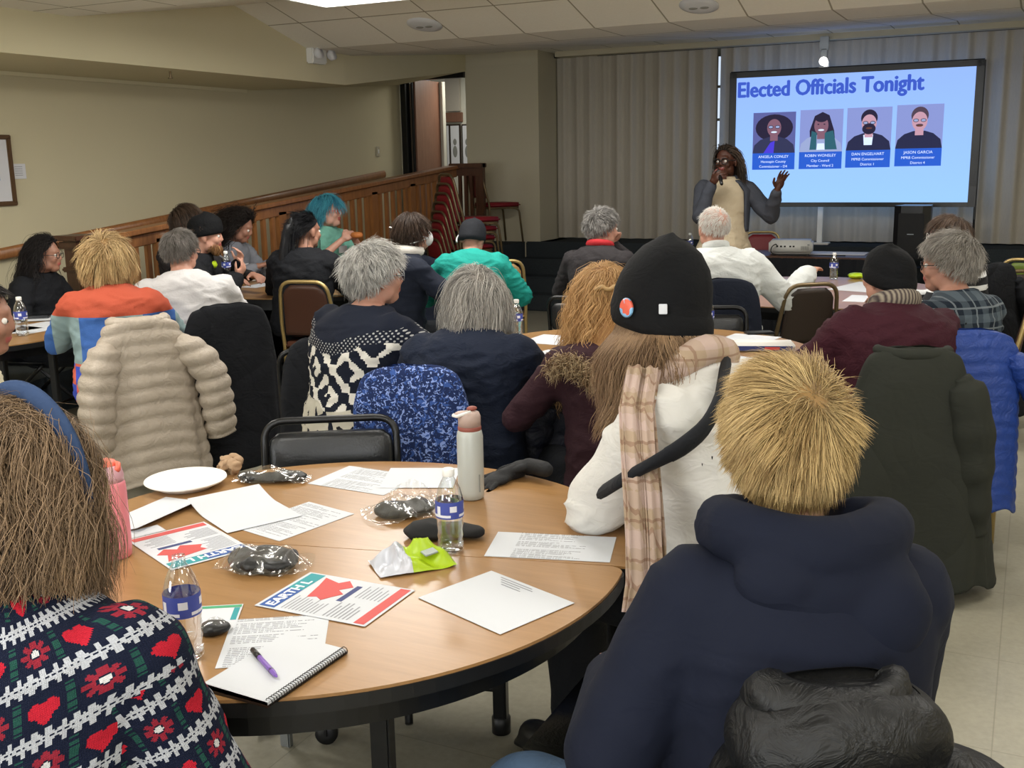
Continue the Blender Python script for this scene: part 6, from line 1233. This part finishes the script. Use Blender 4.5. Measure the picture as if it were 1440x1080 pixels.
o, a, b = sheet([(262, 888), (330, 884), (340, 853), (275, 850)], 'small leaflet with a green border beside the foil wrapper', z=TZ+.001, name='leaflet', cat='leaflet'); S = Sh(); S.box((0, b*.42, .001), (a*.96, b*.10, .0004)); S.build('green_border', 'green_ink', o); S = Sh(); S.box((a*.40, b*.1, .001), (a*.12, b*.5, .0004)); S.build('teal_corner', 'teal_ink', o)
# spiral notebook and pen
P4 = [pz(x, y, TZ) for x, y in ((287, 972), (386, 992), (497, 915), (383, 906))]; c = np.mean(P4, 0); ax = nrm(P4[2]-P4[1]); rz = math.atan2(ax[1], ax[0]); L = np.linalg.norm(P4[2]-P4[1]); W_ = np.linalg.norm(P4[1]-P4[0])
o = empty('spiral_notebook', (c[0], c[1], TZ), rz, 'open white spiral notebook at the front edge of the nearest table', 'notebook'); S = Sh(); S.box((0, 0, .003), (L, W_, .004)); S.build('cover', 'frame_dark', o); S = Sh()
rows = []
for j in range(12): v = j/11-.5; rows.append([(x*L*.98, v*W_*.98, .012+.004*v+.004*max(0, -x-.35)) for x in np.linspace(-.5, .5, 12)])
S.grid(rows); S.grid([[(p[0], p[1], .005) for p in r] for r in rows]); S.grid([rows[0], [(p[0], p[1], .005) for p in rows[0]]]); S.grid([rows[-1], [(p[0], p[1], .005) for p in rows[-1]]]); S.build('pages', 'paper_white', o)
S = Sh()
for i in range(34): x = -L*.47+L*.94*i/33; S.tube(arc((x, -W_/2+.002, .009), .0075, 0, 2*PI, 9, ((0, 1, 0), (0, 0, 1))), .0009, 4)
S.build('wire_spiral', 'black_metal', o)
S = Sh(); p = pz(372, 932, TZ+.02); q = pz(360, 918, TZ+.02); q2 = pz(387, 948, TZ+.02); d = nrm(q2-q); S.tube([-d*.062, -d*.06, d*.045, d*.058, d*.066], [.0035, .0048, .0052, .0035, .001], 12)
pen = empty('pen', (p[0], p[1], TZ+.0195), 0, 'purple pen lying on the spiral notebook', 'pen'); S.build('barrel', 'pen_purple', pen, True); S = Sh(); S.tube([-d*.066, -d*.028], .0054, 10); S.tube([d*.035, d*.05], [.0056, .004], 10); S.build('grip', 'glass_frame', pen, True)
# middle table
S_([(742, 482), (812, 487), (822, 474), (752, 470)], 'white paper on the left half of the middle table'); S_([(744, 505), (800, 512), (812, 498), (752, 490)], 'printed paper nearer the grey bob on the middle table', mat='printed_sheet')
S_([(1010, 480), (1080, 486), (1088, 474), (1030, 468)], 'white paper under the clear packet on the middle table')
c = w3(1072, 492); o = empty('food_container', c, F_(-8), 'white rectangular packet with printed bottom strip on the right of the middle table', 'packet'); S = Sh(); S.box((0, 0, .022), (.30, .12, .04), bev=.012); S.build('packet_body', 'plate_white', o, True); S = Sh(); S.box((0, -.062, .018), (.27, .004, .022)); S.build('printed_strip', 'navy_ink', o); S = Sh(); S.box((.04, -.065, .018), (.07, .003, .014)); S.build('red_mark', 'red_ink', o)
S = Sh(); S.box((0, 0, 0), (.15, .075, .010), None, .004); o = S.build('phone', 'black_vinyl', loc=(w3(1060, 474)[0], w3(1060, 474)[1], TZ+.052)); o.rotation_euler = (.0, 0, F_(5)); tag(o, 'black phone lying beside the white packet on the middle table', 'phone'); o.location.z = TZ+.006; o.location.y += .12
S_([(1000, 512), (1060, 520), (1075, 503), (1010, 500)], 'white paper in front of the packet on the middle table')
# far left table
S_([(20, 466), (75, 470), (82, 456), (30, 452)], 'white sheet on the far left table, right of the water bottle'); S_([(38, 452), (80, 450), (80, 440), (42, 440)], 'stack of white paper at the back of the far left table', z=TZ+.004); S_([(-20, 470), (12, 474), (20, 462), (-10, 456)], 'printed sheet on the far left table, left of the water bottle', mat='printed_sheet')
S = Sh(); S.box((0, 0, .006), (.16, .08, .010), None, .004); o = S.build('phone', 'black_vinyl', loc=w3(12, 450)); o.rotation_euler = (0, 0, F_(20)); tag(o, 'black phone on the far left table', 'phone')
S = Sh(); S.box((0, 0, .012), (.20, .11, .022), None, .006); o = S.build('black_case', 'black_vinyl', loc=w3(48, 448)); o.rotation_euler = (0, 0, F_(10)); tag(o, 'flat black case beside the papers on the far left table', 'case')
# crowded table by the railing
def plate(px, py, lab, food=True):
    o = empty('paper_plate', w3(px, py), 0, lab, 'plate'); S = Sh(); S.lathe([(.001, .004), (.075, .004), (.105, .018), (.110, .016), (.078, .0005), (.001, .0005)], n=32, cap=False); S.build('plate_dish', 'plate_white', o, True)
    if food:
        S = Sh(); S.ell((.02, 0, .022), (.045, .032, .020), None, 8); S.ell((-.04, .02, .016), (.025, .02, .014), None, 8); f_ = S.build('sandwich', 'food_brown', None, remesh=.006, relax=1, loc=w3(px, py)); tag(f_, 'brown sandwich piece on the '+lab, 'food')
    return o
plate(350, 395, 'white plate with food in front of the bearded person'); plate(385, 393, 'white plate right of the first plate on the crowded table', False)
S_([(478, 403), (522, 404), (520, 391), (480, 391)], 'papers on the right side of the crowded table', mat='printed_sheet'); S_([(355, 404), (382, 405), (388, 396), (362, 396)], 'white paper between the plates on the crowded table')
P = PE[9]; t = (P['A'][0][2]+P['A'][1][2])/2; bpy.context.view_layer.update(); p = np.array(P['root'].matrix_world @ Vector(tuple(t+np.array([0, .10, .04])))); S = Sh(); S.ell((0, 0, .012), (.055, .04, .016), None, 8); S.ell((0, 0, -.012), (.055, .04, .014), None, 8); S.ell((0, 0, 0), (.060, .044, .010), None, 8)
tag(S.build('sandwich', 'food_brown', None, remesh=.006, relax=1, loc=tuple(p)), 'sandwich held by the blue haired person', 'sandwich')
P = PE[11]; t = (P['A'][0][2]+P['A'][1][2])/2; p = np.array(P['root'].matrix_world @ Vector(tuple(t+np.array([0, .10, .03])))); S = Sh(); S.box((0, 0, 0), (.08, .15, .01), Euler((.6, 0, 0)).to_matrix(), .004); o = S.build('phone', 'black_vinyl', loc=tuple(p)); o.rotation_euler = (0, 0, F_(-112)); tag(o, 'phone held by the person with dark curly hair', 'phone')
# name stickers
for i, (px, py, d_) in ((11, (362, 365, 0)), (9, (455, 344, 0))):
    P = PE[i]; S = Sh(); loc = xf(P['U'], (.02 if i == 11 else -.06, .140, .86)); S.box(loc, (.085, .004, .055), P['U'].to_3x3(), .001); S.build('name_sticker', 'paper_white', P['root'])
# table before the projector
S_([(1085, 402), (1130, 404), (1135, 394), (1095, 392)], 'papers beside the white shirt sleeve on the table before the projector', mat='printed_sheet'); S_([(1180, 408), (1240, 412), (1245, 398), (1188, 396)], 'papers under the green packet on the table before the projector'); S_([(1190, 424), (1238, 426), (1240, 416), (1192, 415)], 'white paper at the near edge of the table before the projector')
S = Sh(); S.ell((0, 0, .022), (.07, .05, .020), None, 8); tag(S.build('snack_bag', 'snack_green', None, remesh=.006, relax=1, post=lambda co, nn: co+nn*ridge(co, 50)[:, None]*.006, loc=w3(1205, 392)), 'lime green snack packet beside the black knit cap', 'snack bag')
for px, lb in ((1093, 'clear plastic cup nearer the white shirt sleeve'), (1110, 'clear plastic cup further from the white shirt sleeve')):
    S = Sh(); S.lathe([(.028, .0), (.030, .002), (.038, .09), (.040, .092), (.037, .09), (.028, .004)], n=24, cap=False); tag(S.build('plastic_cup', 'clear_plastic', None, True, loc=w3(px, 418)), lb, 'cup')
# projector, speaker, cables on and near the projector table
c = w3(1118, 355); o = empty('projector', (c[0], 10.36, TZ), math.radians(8), 'white video projector on the skirted table', 'projector')
S = Sh(); S.box((0, 0, .075), (.40, .30, .125), bev=.02); S.build('body', 'projector_white', o, True); S = Sh(); S.lathe([(.045, 0), (.045, .02), (.035, .02), (.034, .01)], (0, 0, 0), 24); q = S.build('lens', 'dark_hole', o, True, loc=(.10, .155, .08)); q.rotation_euler = (-PI/2, 0, 0)
S = Sh()
for x in (-.12, -.085, -.05, .0, .03): S.box((x, -.151, .085), (.018, .004, .014))
S.build('sockets', 'dark_hole', o); S = Sh(); 
for i in range(8): S.box((.10+.009*i, -.151, .07), (.004, .004, .035))
S.build('vent_grille', 'print_grey', o); S = Sh(); S.box((.165, -.151, .10), (.02, .003, .012)); S.build('badge', 'grey_metal', o)
for x in (-.16, .16): S = Sh(); S.lathe([(.012, 0), (.012, .015)], (x, -.11, 0), 12); S.build('foot', 'black_rubber', o)
cb = Sh(); P0 = np.array([c[0]-.10, 10.36-.16, TZ+.085]); pts = [P0, P0+[-.0, -.05, .03], P0+[-.04, -.06, .0], P0+[-.05, -.05, -.06], P0+[.05, -.06, -.078], P0+[.35, -.02, -.079], P0+[.62, .05, -.079]]
tag(cb.tube(fillet(pts, .04, 5), .005, 6).build('power_cable', 'black_rubber', None, True), 'black cable looping out of the projector along the table', 'cable')
S = Sh(); S.box((0, 0, .004), (.62, .28, .006), None, .002); c2 = pz(1190, 351, TZ); o = S.build('placemat', 'mat_white', loc=(c2[0]-.05, 10.5, TZ)); tag(o, 'pale mat catching blue light beside the projector', 'mat')
S = Sh(); S.box((0, 0, .006), (.24, .12, .01), None, .003); o = S.build('closed_book', 'frame_oak', loc=(pz(948, 358, TZ)[0], 10.30, TZ)); tag(o, 'brown book at the left end of the projector table', 'book')
c = pY(1286, 345, 11.0); o = empty('loudspeaker', (c[0]+.02, 10.62, 0), math.radians(-6), 'black loudspeaker box standing right of the projector table', 'speaker'); w_ = .37
c = pd(1286, 322, 10.4); o.location = (c[0], c[1], c[2]-.25); 
S = Sh(); S.prism([(-.17, -.13), (-.10, -.17), (.10, -.17), (.17, -.13), (.13, .15), (-.13, .15)], 0, .48); S.build('cabinet', 'black_vinyl', o); S = Sh(); S.box((0, -.172, .22), (.24, .012, .38), bev=.004); g_ = S.build('grille', 'speaker_grille', o); S = Sh(); S.box((0, -.180, .21), (.06, .003, .008)); S.build('badge', 'grey_metal', g_)
zb = c[2]-.25; ks = empty('speaker_stool', (c[0], c[1], 0), 0, 'dark stand carrying the black loudspeaker', 'stand'); S = Sh(); S.box((0, 0, zb-.015), (.36, .32, .03), bev=.005); S.build('stand_top', 'black_metal', ks)
for sx in (-1, 1):
    for sy_ in (-1, 1): S = Sh(); S.box((sx*.15, sy_*.13, (zb-.03)/2), (.03, .03, zb-.03)); S.build('leg', 'black_metal', ks)
# small table trolley wheel under the nearest table
c = pz(403, 1040, .02); o = empty('metal_walker', (c[0], c[1], 0), 0, 'grey metal post with a dark caster under the nearest table', 'support'); S = Sh(); S.box((0, 0, .30), (.035, .022, .6), bev=.004); S.build('post', 'grey_metal', o); S = Sh(); S.lathe([(.01, -.014), (.032, -.012), (.034, 0), (.032, .012), (.01, .014)], n=20); q = S.build('caster', 'black_rubber', o, True, loc=(.10, .06, .034)); q.rotation_euler = (PI/2, 0, .4); S = Sh(); S.box((.10, .06, .07), (.02, .03, .08)); S.box((.05, .03, .12), (.13, .02, .02)); S.build('caster_fork', 'black_metal', o)
